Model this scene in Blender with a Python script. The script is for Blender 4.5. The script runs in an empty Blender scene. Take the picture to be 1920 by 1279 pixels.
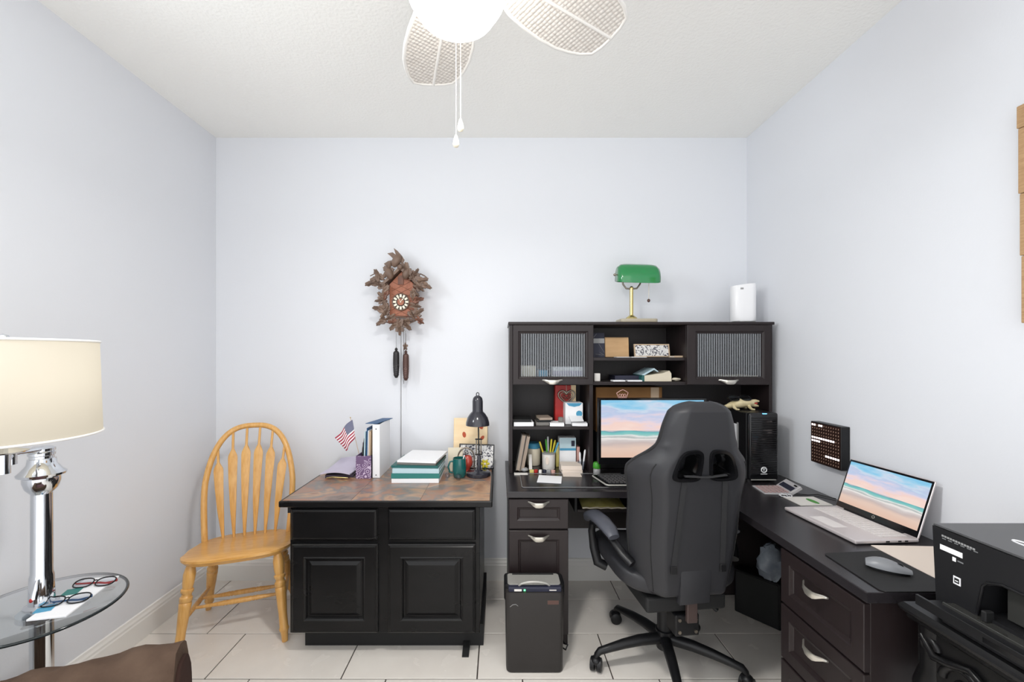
import bpy, bmesh, math, random
from mathutils import Vector, Matrix
random.seed(7)
RD = math.radians
PI = math.pi
S = bpy.context.scene
COL = S.collection

# ------------------------------------------------------------------ camera, world, lights, exposure
F, CX, CY, H = 790.0, 937.0, 668.0, 1.42      # focal length and principal point in pixels of 1920x1279, eye height
def X(px, Y): return (px - CX) * Y / F
def Z(py, Y): return H - (py - CY) * Y / F
cam = bpy.data.cameras.new('camera')
cam.sensor_width = 36.0
cam.lens = F / 1920 * 36
cam.shift_x = (960 - CX) / 1920
cam.shift_y = (CY - 639.5) / 1920
cam.clip_start = 0.02
camo = bpy.data.objects.new('camera', cam)
COL.objects.link(camo)
camo.location = (0, 0, H)
camo.rotation_euler = (RD(90), 0, 0)
S.camera = camo
S.view_settings.view_transform = 'Standard'
S.view_settings.look = 'None'
S.view_settings.gamma = 1
S.view_settings.use_curve_mapping = False
S.view_settings.exposure = 0.0
world = bpy.data.worlds.new('world')
S.world = world
world.use_nodes = True
wbg = world.node_tree.nodes['Background']
wbg.inputs[0].default_value = (0.97, 0.985, 1.0, 1)
wbg.inputs[1].default_value = 1.92
# side light added behind a made-up window of the left wall, out of frame
ADDED_WIN = (0.30, 0.88, 1.78, 2.58)                 # y0, y1, z0, z1
la = bpy.data.lights.new('added_side_light', 'AREA')
la.shape = 'RECTANGLE'
la.size = ADDED_WIN[1] - ADDED_WIN[0] - 0.12
la.size_y = ADDED_WIN[3] - ADDED_WIN[2] - 0.12
la.energy = 31
la.color = (0.95, 0.97, 1.0)
lao = bpy.data.objects.new('added_side_light', la)
COL.objects.link(lao)
lao.location = (-1.90, (ADDED_WIN[0] + ADDED_WIN[1]) / 2, (ADDED_WIN[2] + ADDED_WIN[3]) / 2)
lao.rotation_euler = (0, RD(-90), 0)
FAN_GLOW = 12.0
FAN_WATT = 16.0
LAMP_WATT = 3.0

XL, XR, YB, ZC, YF = -1.805, 1.571, 2.68, 2.81, -0.75   # room: left, right, back, ceiling, open front

# ------------------------------------------------------------------ mesh helpers
def V(*a): return Vector(a)
def nb(): return bmesh.new()
def box(bm, x0, x1, y0, y1, z0, z1, bev=0.0, seg=1, M=None):
    vs = [bm.verts.new((x, y, z)) for z in (z0, z1) for y in (y0, y1) for x in (x0, x1)]
    if M is not None:
        for v in vs: v.co = M @ v.co
    q = [(0,2,3,1), (4,5,7,6), (0,1,5,4), (2,6,7,3), (0,4,6,2), (1,3,7,5)]
    fs = [bm.faces.new([vs[i] for i in f]) for f in q]
    if bev > 0:
        es = list({e for f in fs for e in f.edges})
        bmesh.ops.bevel(bm, geom=es, offset=bev, segments=seg, affect='EDGES', profile=0.5)
    return bm
def cbox(bm, c, s, bev=0.0, seg=1, M=None):
    return box(bm, c[0]-s[0]/2, c[0]+s[0]/2, c[1]-s[1]/2, c[1]+s[1]/2, c[2]-s[2]/2, c[2]+s[2]/2, bev, seg, M)
def frame_of(d):
    d = d.normalized()
    a = V(0,0,1) if abs(d.z) < 0.9 else V(1,0,0)
    u = d.cross(a).normalized()
    return u, d.cross(u).normalized()
def tube(bm, pts, r, seg=8, closed=False, cap=True, flat=1.0):
    pts = [Vector(p) for p in pts]
    n = len(pts)
    rs = r if isinstance(r, (list, tuple)) else [r]*n
    loops = []
    u = None
    for i, p in enumerate(pts):
        if closed: d = pts[(i+1) % n] - pts[i-1]
        else: d = pts[min(i+1, n-1)] - pts[max(i-1, 0)]
        d = d.normalized()
        if u is None: u, w = frame_of(d)
        else:
            u = (u - d * u.dot(d)).normalized()
            w = d.cross(u).normalized()
        loops.append([bm.verts.new(p + (u*math.cos(2*PI*k/seg) + w*math.sin(2*PI*k/seg)*flat) * rs[i]) for k in range(seg)])
    m = n if closed else n-1
    for i in range(m):
        a, b = loops[i], loops[(i+1) % n]
        for k in range(seg):
            bm.faces.new((a[k], a[(k+1) % seg], b[(k+1) % seg], b[k]))
    if cap and not closed:
        bm.faces.new(loops[0][::-1]); bm.faces.new(loops[-1])
    return bm
def cyl(bm, p0, p1, r0, r1=None, seg=16):
    return tube(bm, [p0, p1], [r0, r0 if r1 is None else r1], seg)
def lathe(bm, prof, c=(0,0,0), seg=24, M=None, sx=1.0, sy=1.0):
    c = Vector(c)
    loops = []
    for r, z in prof:
        if r < 1e-6: L = [bm.verts.new((0,0,z))]
        else: L = [bm.verts.new((r*sx*math.cos(2*PI*k/seg), r*sy*math.sin(2*PI*k/seg), z)) for k in range(seg)]
        loops.append(L)
    for a, b in zip(loops, loops[1:]):
        for k in range(seg):
            k2 = (k+1) % seg
            if len(a) == 1 and len(b) == 1: continue
            if len(a) == 1: bm.faces.new((a[0], b[k2], b[k]))
            elif len(b) == 1: bm.faces.new((a[k], a[k2], b[0]))
            else: bm.faces.new((a[k], a[k2], b[k2], b[k]))
    if len(loops[0]) > 1: bm.faces.new(loops[0][::-1])
    if len(loops[-1]) > 1: bm.faces.new(loops[-1])
    for L in loops:
        for v in L:
            v.co = (M @ v.co if M is not None else v.co) + c
    return bm
def turned(bm, p0, p1, prof, seg=16):
    """lathe between two points; prof = (t, r)"""
    p0, p1 = Vector(p0), Vector(p1)
    return tube(bm, [p0.lerp(p1, t) for t, r in prof], [r for t, r in prof], seg)
def ell(bm, c, r, seg=16, rings=10, M=None):
    prof = [(math.sin(PI*i/rings), -math.cos(PI*i/rings)) for i in range(rings+1)]
    S3 = Matrix.Diagonal((r[0], r[1], r[2]))
    MM = S3 if M is None else M @ S3
    prof[0] = (0, -1); prof[-1] = (0, 1)
    return lathe(bm, prof, c, seg, MM)
def prism(bm, poly, a, b, plane='xy', bev=0.0, M=None):
    def pt(p, d):
        q = {'xy': (p[0], p[1], d), 'xz': (p[0], d, p[1]), 'yz': (d, p[0], p[1])}[plane]
        q = Vector(q)
        return M @ q if M is not None else q
    A = [bm.verts.new(pt(p, a)) for p in poly]
    B = [bm.verts.new(pt(p, b)) for p in poly]
    fs = [bm.faces.new(A[::-1]), bm.faces.new(B)]
    n = len(poly)
    for i in range(n):
        fs.append(bm.faces.new((A[i], A[(i+1) % n], B[(i+1) % n], B[i])))
    if bev > 0:
        bmesh.ops.bevel(bm, geom=list({e for f in fs[:2] for e in f.edges}), offset=bev, segments=2, affect='EDGES', profile=0.5)
    return bm
def rings(bm, fn, u0, u1, v0, v1, steps):
    """nested rectangular mouldings: steps = (inset, depth)"""
    prev = None
    for ins, d in steps:
        L = [bm.verts.new(fn(u, v, d)) for u, v in ((u0+ins, v0+ins), (u1-ins, v0+ins), (u1-ins, v1-ins), (u0+ins, v1-ins))]
        if prev:
            for k in range(4):
                bm.faces.new((prev[k], prev[(k+1) % 4], L[(k+1) % 4], L[k]))
        prev = L
    bm.faces.new(prev)
    return bm
def grid(bm, fn, nu, nv, uv=None, closed_u=False):
    P = [[bm.verts.new(fn(i/nu, j/nv)) for i in range(nu+1)] for j in range(nv+1)]
    for j in range(nv):
        for i in range(nu):
            f = bm.faces.new((P[j][i], P[j][i+1], P[j+1][i+1], P[j+1][i]))
            if uv is not None:
                for l, (a, b) in zip(f.loops, ((i, j), (i+1, j), (i+1, j+1), (i, j+1))):
                    l[uv].uv = (a/nu, b/nv)
    return P
def circ(c, r, n, a0=0.0, plane='xy', ry=None):
    ry = r if ry is None else ry
    return [(c[0] + r*math.cos(a0 + 2*PI*k/n), c[1] + ry*math.sin(a0 + 2*PI*k/n)) for k in range(n)]
def rrect(x0, x1, y0, y1, r, n=4):
    out = []
    for cx, cy, a in ((x1-r, y0+r, -90), (x1-r, y1-r, 0), (x0+r, y1-r, 90), (x0+r, y0+r, 180)):
        for k in range(n+1):
            t = RD(a + 90*k/n)
            out.append((cx + r*math.cos(t), cy + r*math.sin(t)))
    return out
OFF = {}
def root_of(o):
    while o.parent is not None: o = o.parent
    return o
def mesh(name, bm, mat, parent=None, smooth=None, kind=None, label=None, recalc=True):
    """one mesh object; a part whose thing is registered in OFF is authored in world coordinates"""
    if recalc: bmesh.ops.recalc_face_normals(bm, faces=bm.faces[:])
    if parent is not None:
        off = OFF.get(root_of(parent).name)
        if off is not None: bmesh.ops.translate(bm, verts=bm.verts[:], vec=-off)
    me = bpy.data.meshes.new(name)
    bm.to_mesh(me); bm.free()
    if smooth is not None:
        me.polygons.foreach_set('use_smooth', [True]*len(me.polygons))
        me.set_sharp_from_angle(angle=RD(smooth))
    me.materials.append(MT[mat] if isinstance(mat, str) else mat)
    o = bpy.data.objects.new(name, me)
    COL.objects.link(o)
    if parent is not None: o.parent = parent
    if kind: o['kind'] = kind
    if label: o['label'] = label
    return o
def tag(o, label, cat, group=None):
    o['label'] = label; o['category'] = cat
    if group: o['group'] = group
    return o
def thing(name, label, cat, loc=(0,0,0), rotz=0.0, group=None, world=True):
    """an Empty at the base of a thing; with world=True its parts are authored in world coordinates"""
    o = bpy.data.objects.new(name, None)
    o.empty_display_size = 0.05
    COL.objects.link(o)
    o.location = loc; o.rotation_euler = (0, 0, rotz)
    if world and rotz == 0.0: OFF[o.name] = Vector(loc)
    return tag(o, label, cat, group)
def single(name, bm, mat, label, cat, loc=None, smooth=None, group=None):
    """a thing that is one mesh, authored in world coordinates, its origin moved to its base"""
    if loc is None:
        xs = [v.co.x for v in bm.verts]; ys = [v.co.y for v in bm.verts]; zs = [v.co.z for v in bm.verts]
        loc = ((min(xs)+max(xs))/2, (min(ys)+max(ys))/2, min(zs))
    bmesh.ops.translate(bm, verts=bm.verts[:], vec=-Vector(loc))
    o = mesh(name, bm, mat, None, smooth)
    o.location = loc
    OFF[o.name] = Vector(loc)
    return tag(o, label, cat, group)
def struct(name, bm, mat, parent=None, smooth=None):
    o = mesh(name, bm, mat, parent, smooth)
    o['kind'] = 'structure'
    return o

# ------------------------------------------------------------------ materials
MT = {}
def sl(c):
    """sRGB 0-255 to linear"""
    return tuple(((v/255)/12.92 if v/255 <= 0.04045 else ((v/255+0.055)/1.055)**2.4) for v in c)
def pm(name, rgb, rough=0.5, metal=0.0, spec=0.5, var=None, bump=None, coat=0.0, sheen=0.0, emit=None, stretch=None, rvar=None):
    m = bpy.data.materials.new(name)
    m.use_nodes = True
    nt = m.node_tree; N = nt.nodes; L = nt.links
    b = N['Principled BSDF']
    c = sl(rgb)
    b.inputs['Base Color'].default_value = (*c, 1)
    b.inputs['Roughness'].default_value = rough
    b.inputs['Metallic'].default_value = metal
    b.inputs['Specular IOR Level'].default_value = spec
    b.inputs['Coat Weight'].default_value = coat
    b.inputs['Coat Roughness'].default_value = 0.12
    b.inputs['Sheen Weight'].default_value = sheen
    if emit:
        b.inputs['Emission Color'].default_value = (*sl(emit[0]), 1)
        b.inputs['Emission Strength'].default_value = emit[1]
    tc = None
    def coords():
        nonlocal tc
        if tc is None:
            t = N.new('ShaderNodeTexCoord'); mp = N.new('ShaderNodeMapping')
            L.new(t.outputs['Object'], mp.inputs[0])
            if stretch: mp.inputs['Scale'].default_value = stretch
            tc = mp.outputs[0]
        return tc
    if var:
        scale, rgb2, detail = var
        n = N.new('ShaderNodeTexNoise'); n.inputs['Scale'].default_value = scale; n.inputs['Detail'].default_value = detail
        L.new(coords(), n.inputs[0])
        r = N.new('ShaderNodeValToRGB')
        r.color_ramp.elements[0].position = 0.3; r.color_ramp.elements[1].position = 0.7
        r.color_ramp.elements[0].color = (*c, 1); r.color_ramp.elements[1].color = (*sl(rgb2), 1)
        L.new(n.outputs['Fac'], r.inputs[0]); L.new(r.outputs[0], b.inputs['Base Color'])
    if rvar:
        n = N.new('ShaderNodeTexNoise'); n.inputs['Scale'].default_value = rvar[0]; n.inputs['Detail'].default_value = 4
        L.new(coords(), n.inputs[0])
        r = N.new('ShaderNodeMapRange'); r.inputs[3].default_value = rvar[1]; r.inputs[4].default_value = rvar[2]
        L.new(n.outputs['Fac'], r.inputs[0]); L.new(r.outputs[0], b.inputs['Roughness'])
    if bump:
        scale, strength, dist = bump
        n = N.new('ShaderNodeTexNoise'); n.inputs['Scale'].default_value = scale; n.inputs['Detail'].default_value = 3
        L.new(coords(), n.inputs[0])
        bp = N.new('ShaderNodeBump'); bp.inputs['Strength'].default_value = strength; bp.inputs['Distance'].default_value = dist
        L.new(n.outputs['Fac'], bp.inputs['Height']); L.new(bp.outputs[0], b.inputs['Normal'])
    MT[name] = m
    return m
pm('wall', (229, 231, 236), 0.75, bump=(140, 0.12, 0.002), spec=0.25)
pm('ceiling', (251, 250, 246), 0.85, bump=(75, 0.55, 0.004), spec=0.2)
pm('trim', (238, 236, 232), 0.4)
pm('tile', (237, 231, 223), 0.22, var=(6, (230, 223, 215), 5), bump=(30, 0.05, 0.001), rvar=(9, 0.16, 0.34))
pm('grout', (58, 50, 46), 0.85)
pm('oak', (228, 178, 106), 0.32, var=(14, (210, 154, 80), 6), stretch=(6, 6, 0.7), bump=(60, 0.06, 0.001), coat=0.25)
pm('oak_flat', (228, 176, 102), 0.3, var=(10, (210, 152, 78), 6), stretch=(1, 8, 8), coat=0.25)
pm('black_paint', (13, 13, 14), 0.26, var=(4, (20, 19, 20), 5), bump=(18, 0.05, 0.001), stretch=(1, 1, 3), rvar=(5, 0.2, 0.4), spec=0.28)
pm('espresso', (37, 29, 29), 0.38, spec=0.35, var=(20, (39, 32, 33), 5), stretch=(8, 8, 0.8), rvar=(12, 0.3, 0.42))
pm('espresso_top', (40, 37, 40), 0.26, var=(9, (37, 34, 36), 2))
pm('espresso_inside', (38, 31, 31), 0.5, var=(20, (30, 24, 24), 5), stretch=(8, 8, 0.8))
pm('nickel', (214, 210, 200), 0.3, metal=0.85)
pm('chrome', (225, 228, 232), 0.07, metal=1.0)
pm('brass', (206, 188, 128), 0.2, metal=0.9)
pm('pewter', (150, 142, 130), 0.3, metal=0.9)
pm('leather', (46, 46, 49), 0.45, spec=0.35, bump=(220, 0.12, 0.001), var=(5, (45, 45, 48), 3))
pm('leather_side', (72, 74, 82), 0.4, bump=(220, 0.12, 0.001))
pm('black_plastic', (22, 22, 24), 0.38, spec=0.35)
pm('black_gloss', (16, 16, 18), 0.12)
pm('black_matte', (21, 21, 22), 0.7)
pm('strap', (36, 36, 38), 0.8, bump=(400, 0.3, 0.001))
pm('grey_plastic', (150, 150, 150), 0.4)
pm('shredder_body', (44, 41, 40), 0.4, spec=0.35, bump=(300, 0.05, 0.001))
pm('silver_plastic', (172, 170, 164), 0.35, metal=0.3)
pm('white_plastic', (240, 240, 242), 0.3)
pm('white_paint', (242, 240, 236), 0.45)
pm('paper', (240, 240, 242), 0.8)
pm('paper_cream', (226, 212, 200), 0.8)
pm('paper_lavender', (197, 190, 208), 0.8)
pm('purple', (112, 88, 122), 0.6)
pm('dark_purple', (52, 42, 60), 0.6)
pm('teal', (44, 122, 116), 0.45)
pm('teal_dark', (30, 92, 90), 0.4)
pm('light_blue', (184, 208, 216), 0.4)
pm('blue', (28, 78, 122), 0.5)
pm('sky_blue', (70, 150, 186), 0.5)
pm('navy', (34, 36, 56), 0.6)
pm('tan', (203, 178, 150), 0.7)
pm('cream', (222, 212, 190), 0.5)
pm('beige_book', (158, 142, 128), 0.7)
pm('red', (176, 34, 30), 0.5)
pm('red_glass', (190, 70, 56), 0.15, coat=0.4)
pm('yellow', (206, 190, 52), 0.5)
pm('yellow_paper', (220, 208, 132), 0.6, var=(14, (190, 176, 92), 3))
pm('green_plastic', (62, 146, 40), 0.4)
pm('mug_green', (22, 92, 90), 0.18, coat=0.4)
pm('pink', (206, 160, 150), 0.5)
pm('birch', (246, 222, 182), 0.5, var=(9, (240, 210, 166), 4), stretch=(1, 1, 5))
pm('rust_leaf', (186, 82, 50), 0.7)
pm('ply', (208, 170, 124), 0.55, var=(10, (196, 156, 110), 4), stretch=(1, 1, 4))
pm('cardboard', (150, 108, 62), 0.8, var=(8, (138, 96, 52), 3))
pm('clock_wood', (172, 108, 80), 0.5, var=(20, (142, 84, 60), 4), stretch=(3, 3, 1))
pm('carved', (132, 108, 92), 0.45, var=(18, (92, 72, 60), 4), bump=(90, 0.3, 0.003))
pm('carved_red', (128, 84, 64), 0.45, var=(18, (88, 56, 44), 4), bump=(90, 0.3, 0.003))
pm('ivory', (240, 232, 212), 0.4)
pm('iron', (52, 50, 52), 0.4, metal=0.4)
pm('bronze', (92, 68, 62), 0.4, metal=0.4, bump=(120, 0.3, 0.002))
pm('chain', (150, 148, 148), 0.4, metal=0.6)
pm('green_glass', (14, 128, 66), 0.12, coat=0.6, spec=0.6)
pm('lamp_black', (44, 44, 52), 0.18, coat=0.3)
pm('marble', (176, 166, 146), 0.35)
pm('brown_fabric', (94, 77, 65), 0.95, var=(9, (76, 60, 50), 5), bump=(26, 0.5, 0.012), spec=0.15)
pm('brown_panel', (58, 42, 37), 0.95, bump=(60, 0.2, 0.004), spec=0.15)
pm('maroon', (70, 34, 40), 0.9, sheen=0.2)
pm('lime_white', (228, 224, 218), 0.5)
pm('laptop', (214, 206, 206), 0.35, metal=0.35)
pm('laptop_key', (222, 216, 214), 0.5)
pm('mouse_grey', (128, 130, 134), 0.35)
pm('croc', (216, 202, 164), 0.6, bump=(80, 0.4, 0.004), var=(30, (188, 172, 128), 3))
pm('mouth_red', (196, 70, 62), 0.5)
pm('calc', (178, 176, 178), 0.4)
pm('calc_key', (170, 142, 140), 0.5)
pm('lcd', (46, 48, 62), 0.25)
pm('wood_art', (190, 156, 116), 0.75, var=(16, (166, 130, 92), 5), stretch=(2, 2, 14))
pm('fan_white', (240, 238, 234), 0.5)
pm('printer', (30, 30, 32), 0.45, spec=0.3, bump=(260, 0.06, 0.001))
pm('printer_top', (62, 62, 64), 0.3)
pm('smoke', (56, 56, 54), 0.12)
pm('grey_print', (120, 122, 124), 0.6)
pm('wallpaper_grey', (120, 116, 112), 0.6)
pm('light_blue_led', (120, 190, 255), 0.4, emit=((90, 170, 255), 3.0))
pm('green_led', (90, 230, 120), 0.4, emit=((80, 240, 120), 4.0))
pm('led_lit', (255, 240, 236), 0.4, emit=((255, 238, 236), 2.2))
pm('led_off', (168, 138, 120), 0.5)
pm('led_face', (44, 27, 22), 0.3)
pm('bulb', (255, 250, 240), 0.4, emit=((255, 250, 242), FAN_GLOW))
pm('shrub_purple', (206, 196, 214), 0.7)
pm('plastic_bag', (118, 126, 138), 0.35, var=(14, (160, 168, 178), 3))

def custom(name):
    m = bpy.data.materials.new(name); m.use_nodes = True
    MT[name] = m
    return m, m.node_tree.nodes, m.node_tree.links, m.node_tree.nodes['Principled BSDF']
# clear glass that lets shadow rays through
def clear(name, tint, mixv, rough=0.03, power=5.0):
    m, N, L, b = custom(name)
    N.remove(b)
    out = N['Material Output']
    tr = N.new('ShaderNodeBsdfTransparent'); tr.inputs[0].default_value = (*sl(tint), 1)
    gl = N.new('ShaderNodeBsdfGlossy'); gl.inputs['Roughness'].default_value = rough; gl.inputs[0].default_value = (0.9, 0.92, 0.95, 1)
    lw = N.new('ShaderNodeLayerWeight'); lw.inputs[0].default_value = 0.5
    fr = N.new('ShaderNodeMath'); fr.operation = 'POWER'; fr.inputs[1].default_value = power; L.new(lw.outputs['Facing'], fr.inputs[0])
    ad = N.new('ShaderNodeMath'); ad.operation = 'ADD'; ad.inputs[1].default_value = mixv; ad.use_clamp = True
    mx = N.new('ShaderNodeMixShader')
    L.new(fr.outputs[0], ad.inputs[0]); L.new(ad.outputs[0], mx.inputs[0])
    L.new(tr.outputs[0], mx.inputs[1]); L.new(gl.outputs[0], mx.inputs[2]); L.new(mx.outputs[0], out.inputs[0])
clear('glass', (248, 250, 250), 0.05)
clear('lens', (226, 228, 232), 0.04)
clear('reeded', (222, 226, 228), 0.05, 0.22, 1.6)
clear('dark_lens', (90, 96, 92), 0.06)
clear('pane', (250, 252, 252), 0.02)
m, N, L, b = custom('rib_highlight')
N.remove(b)
tr = N.new('ShaderNodeBsdfTransparent'); tr.inputs[0].default_value = (*sl((236, 238, 240)), 1)
df = N.new('ShaderNodeBsdfDiffuse'); df.inputs[0].default_value = (*sl((196, 198, 202)), 1)
mx = N.new('ShaderNodeMixShader'); mx.inputs[0].default_value = 0.34
L.new(tr.outputs[0], mx.inputs[1]); L.new(df.outputs[0], mx.inputs[2]); L.new(mx.outputs[0], N['Material Output'].inputs[0])
pm('glass_edge', (26, 34, 36), 0.1)
# lamp shade: linen that lets the bulb's light through
m, N, L, b = custom('shade')
N.remove(b)
d = N.new('ShaderNodeBsdfDiffuse'); d.inputs[0].default_value = (*sl((168, 163, 153)), 1)
t = N.new('ShaderNodeBsdfTranslucent'); t.inputs[0].default_value = (*sl((200, 192, 176)), 1)
mx = N.new('ShaderNodeMixShader'); mx.inputs[0].default_value = 0.30
L.new(d.outputs[0], mx.inputs[1]); L.new(t.outputs[0], mx.inputs[2])
em = N.new('ShaderNodeEmission'); em.inputs[0].default_value = (*sl((255, 246, 226)), 1); em.inputs[1].default_value = 0.42      # even glow put into the cloth itself, beside the bulb's own light
ads = N.new('ShaderNodeAddShader'); L.new(mx.outputs[0], ads.inputs[0]); L.new(em.outputs[0], ads.inputs[1]); L.new(ads.outputs[0], N['Material Output'].inputs[0])
# slate countertop tiles
m, N, L, b = custom('slate')
tc = N.new('ShaderNodeTexCoord'); oi = N.new('ShaderNodeObjectInfo')
n1 = N.new('ShaderNodeTexNoise'); n1.inputs['Scale'].default_value = 3.4; n1.inputs['Detail'].default_value = 8; n1.inputs['Distortion'].default_value = 1.2; n1.noise_dimensions = '4D'
L.new(tc.outputs['Object'], n1.inputs['Vector']); 
mw = N.new('ShaderNodeMath'); mw.operation = 'MULTIPLY'; mw.inputs[1].default_value = 9; L.new(oi.outputs['Random'], mw.inputs[0]); L.new(mw.outputs[0], n1.inputs['W'])
r = N.new('ShaderNodeValToRGB')
cr = r.color_ramp
cr.elements[0].position = 0.30; cr.elements[0].color = (*sl((92, 78, 72)), 1)
cr.elements[1].position = 0.74; cr.elements[1].color = (*sl((178, 138, 106)), 1)
for p, c in ((0.40, (140, 120, 108)), (0.47, (158, 112, 86)), (0.53, (112, 110, 108)), (0.59, (176, 138, 108)), (0.66, (132, 96, 78))):
    e = cr.elements.new(p); e.color = (*sl(c), 1)
L.new(n1.outputs['Fac'], r.inputs[0]); L.new(r.outputs[0], b.inputs['Base Color'])
b.inputs['Roughness'].default_value = 0.28
bp = N.new('ShaderNodeBump'); bp.inputs['Strength'].default_value = 0.15; bp.inputs['Distance'].default_value = 0.003
L.new(n1.outputs['Fac'], bp.inputs['Height']); L.new(bp.outputs[0], b.inputs['Normal'])
# woven cane of the fan blades (fine relief)
m, N, L, b = custom('weave')
b.inputs['Base Color'].default_value = (*sl((233, 228, 222)), 1); b.inputs['Roughness'].default_value = 0.6
tc = N.new('ShaderNodeTexCoord'); w1 = N.new('ShaderNodeTexVoronoi'); w1.inputs['Scale'].default_value = 75; w1.inputs['Randomness'].default_value = 0.15
mp = N.new('ShaderNodeMapping'); mp.inputs['Rotation'].default_value = (0, 0, 0.78); mp.inputs['Scale'].default_value = (1, 1, 0.01)
L.new(tc.outputs['Object'], mp.inputs[0]); L.new(mp.outputs[0], w1.inputs['Vector'])
bp = N.new('ShaderNodeBump'); bp.inputs['Strength'].default_value = 0.9; bp.inputs['Distance'].default_value = 0.006; bp.invert = True
L.new(w1.outputs['Distance'], bp.inputs['Height']); L.new(bp.outputs[0], b.inputs['Normal'])
r = N.new('ShaderNodeValToRGB'); r.color_ramp.elements[0].position = 0.35; r.color_ramp.elements[0].color = (*sl((240, 236, 230)), 1)
r.color_ramp.elements[1].position = 0.75; r.color_ramp.elements[1].color = (*sl((212, 205, 198)), 1)
L.new(w1.outputs['Distance'], r.inputs[0]); L.new(r.outputs[0], b.inputs['Base Color'])
# the beach picture of the two screens
m, N, L, b = custom('beach')
N.remove(b)
uv = N.new('ShaderNodeUVMap')
sp = N.new('ShaderNodeSeparateXYZ'); L.new(uv.outputs[0], sp.inputs[0])
mp = N.new('ShaderNodeMapping'); mp.inputs['Scale'].default_value = (2.2, 5, 1); L.new(uv.outputs[0], mp.inputs[0])
n1 = N.new('ShaderNodeTexNoise'); n1.inputs['Scale'].default_value = 1.3; n1.inputs['Detail'].default_value = 6; L.new(mp.outputs[0], n1.inputs['Vector'])
s1 = N.new('ShaderNodeMath'); s1.operation = 'SUBTRACT'; s1.inputs[1].default_value = 0.5; L.new(n1.outputs['Fac'], s1.inputs[0])
# cloud distortion only above the horizon, wave distortion below it
gt = N.new('ShaderNodeMath'); gt.operation = 'GREATER_THAN'; gt.inputs[1].default_value = 0.47; L.new(sp.outputs[1], gt.inputs[0])
amp = N.new('ShaderNodeMapRange'); amp.inputs[3].default_value = 0.16; amp.inputs[4].default_value = 0.75; L.new(gt.outputs[0], amp.inputs[0])
mu = N.new('ShaderNodeMath'); mu.operation = 'MULTIPLY'; L.new(s1.outputs[0], mu.inputs[0]); L.new(amp.outputs[0], mu.inputs[1])
ad = N.new('ShaderNodeMath'); ad.operation = 'ADD'; L.new(sp.outputs[1], ad.inputs[0]); L.new(mu.outputs[0], ad.inputs[1])
lo = N.new('ShaderNodeValToRGB'); hi = N.new('ShaderNodeValToRGB')
def ramp(node, stops):
    cr = node.color_ramp
    cr.elements[0].position, cr.elements[0].color = stops[0][0], (*sl(stops[0][1]), 1)
    cr.elements[1].position, cr.elements[1].color = stops[-1][0], (*sl(stops[-1][1]), 1)
    for p, c in stops[1:-1]:
        e = cr.elements.new(p); e.color = (*sl(c), 1)
ramp(lo, [(0.0, (232, 196, 176)), (0.16, (234, 206, 190)), (0.24, (206, 190, 186)), (0.29, (216, 208, 206)), (0.325, (246, 240, 236)), (0.35, (176, 186, 184)), (0.375, (240, 238, 236)), (0.40, (150, 206, 200)), (0.44, (120, 196, 196)), (0.462, (120, 170, 180)), (0.47, (196, 200, 206))])
ramp(hi, [(0.44, (252, 226, 216)), (0.54, (250, 218, 208)), (0.62, (240, 220, 226)), (0.70, (214, 214, 236)), (0.78, (192, 208, 236)), (0.84, (210, 224, 242)), (0.92, (170, 216, 242)), (1.0, (142, 206, 240))])
L.new(ad.outputs[0], lo.inputs[0]); L.new(ad.outputs[0], hi.inputs[0])
mc = N.new('ShaderNodeMix'); mc.data_type = 'RGBA'; L.new(gt.outputs[0], mc.inputs[0]); L.new(lo.outputs[0], mc.inputs[6]); L.new(hi.outputs[0], mc.inputs[7])
em = N.new('ShaderNodeEmission'); em.inputs[1].default_value = 0.95; L.new(mc.outputs[2], em.inputs[0])
L.new(em.outputs[0], N['Material Output'].inputs[0])
# the flag's print
m, N, L, b = custom('flag')
uv = N.new('ShaderNodeUVMap'); sp = N.new('ShaderNodeSeparateXYZ'); L.new(uv.outputs[0], sp.inputs[0])
def mth(op, a, bb=None):
    n = N.new('ShaderNodeMath'); n.operation = op
    for i, v in enumerate((a, bb)):
        if v is None: continue
        if isinstance(v, (int, float)): n.inputs[i].default_value = v
        else: L.new(v, n.inputs[i])
    return n.outputs[0]
st = mth('LESS_THAN', mth('FRACT', mth('MULTIPLY', sp.outputs[1], 6.5)), 0.5)
can = mth('MULTIPLY', mth('LESS_THAN', sp.outputs[0], 0.42), mth('GREATER_THAN', sp.outputs[1], 0.4615))
c1 = N.new('ShaderNodeMix'); c1.data_type = 'RGBA'; L.new(st, c1.inputs[0]); c1.inputs[6].default_value = (*sl((240, 236, 238)), 1); c1.inputs[7].default_value = (*sl((168, 44, 70)), 1)
mp = N.new('ShaderNodeMapping'); mp.inputs['Scale'].default_value = (22, 17, 1); L.new(uv.outputs[0], mp.inputs[0])
vo = N.new('ShaderNodeTexVoronoi'); vo.inputs['Scale'].default_value = 1; vo.inputs['Randomness'].default_value = 0; L.new(mp.outputs[0], vo.inputs['Vector'])
c2 = N.new('ShaderNodeMix'); c2.data_type = 'RGBA'; L.new(mth('LESS_THAN', vo.outputs['Distance'], 0.24), c2.inputs[0]); c2.inputs[6].default_value = (*sl((62, 66, 104)), 1); c2.inputs[7].default_value = (*sl((225, 225, 235)), 1)
c3 = N.new('ShaderNodeMix'); c3.data_type = 'RGBA'; L.new(can, c3.inputs[0]); L.new(c1.outputs[2], c3.inputs[6]); L.new(c2.outputs[2], c3.inputs[7])
L.new(c3.outputs[2], b.inputs['Base Color']); b.inputs['Roughness'].default_value = 0.8
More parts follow.
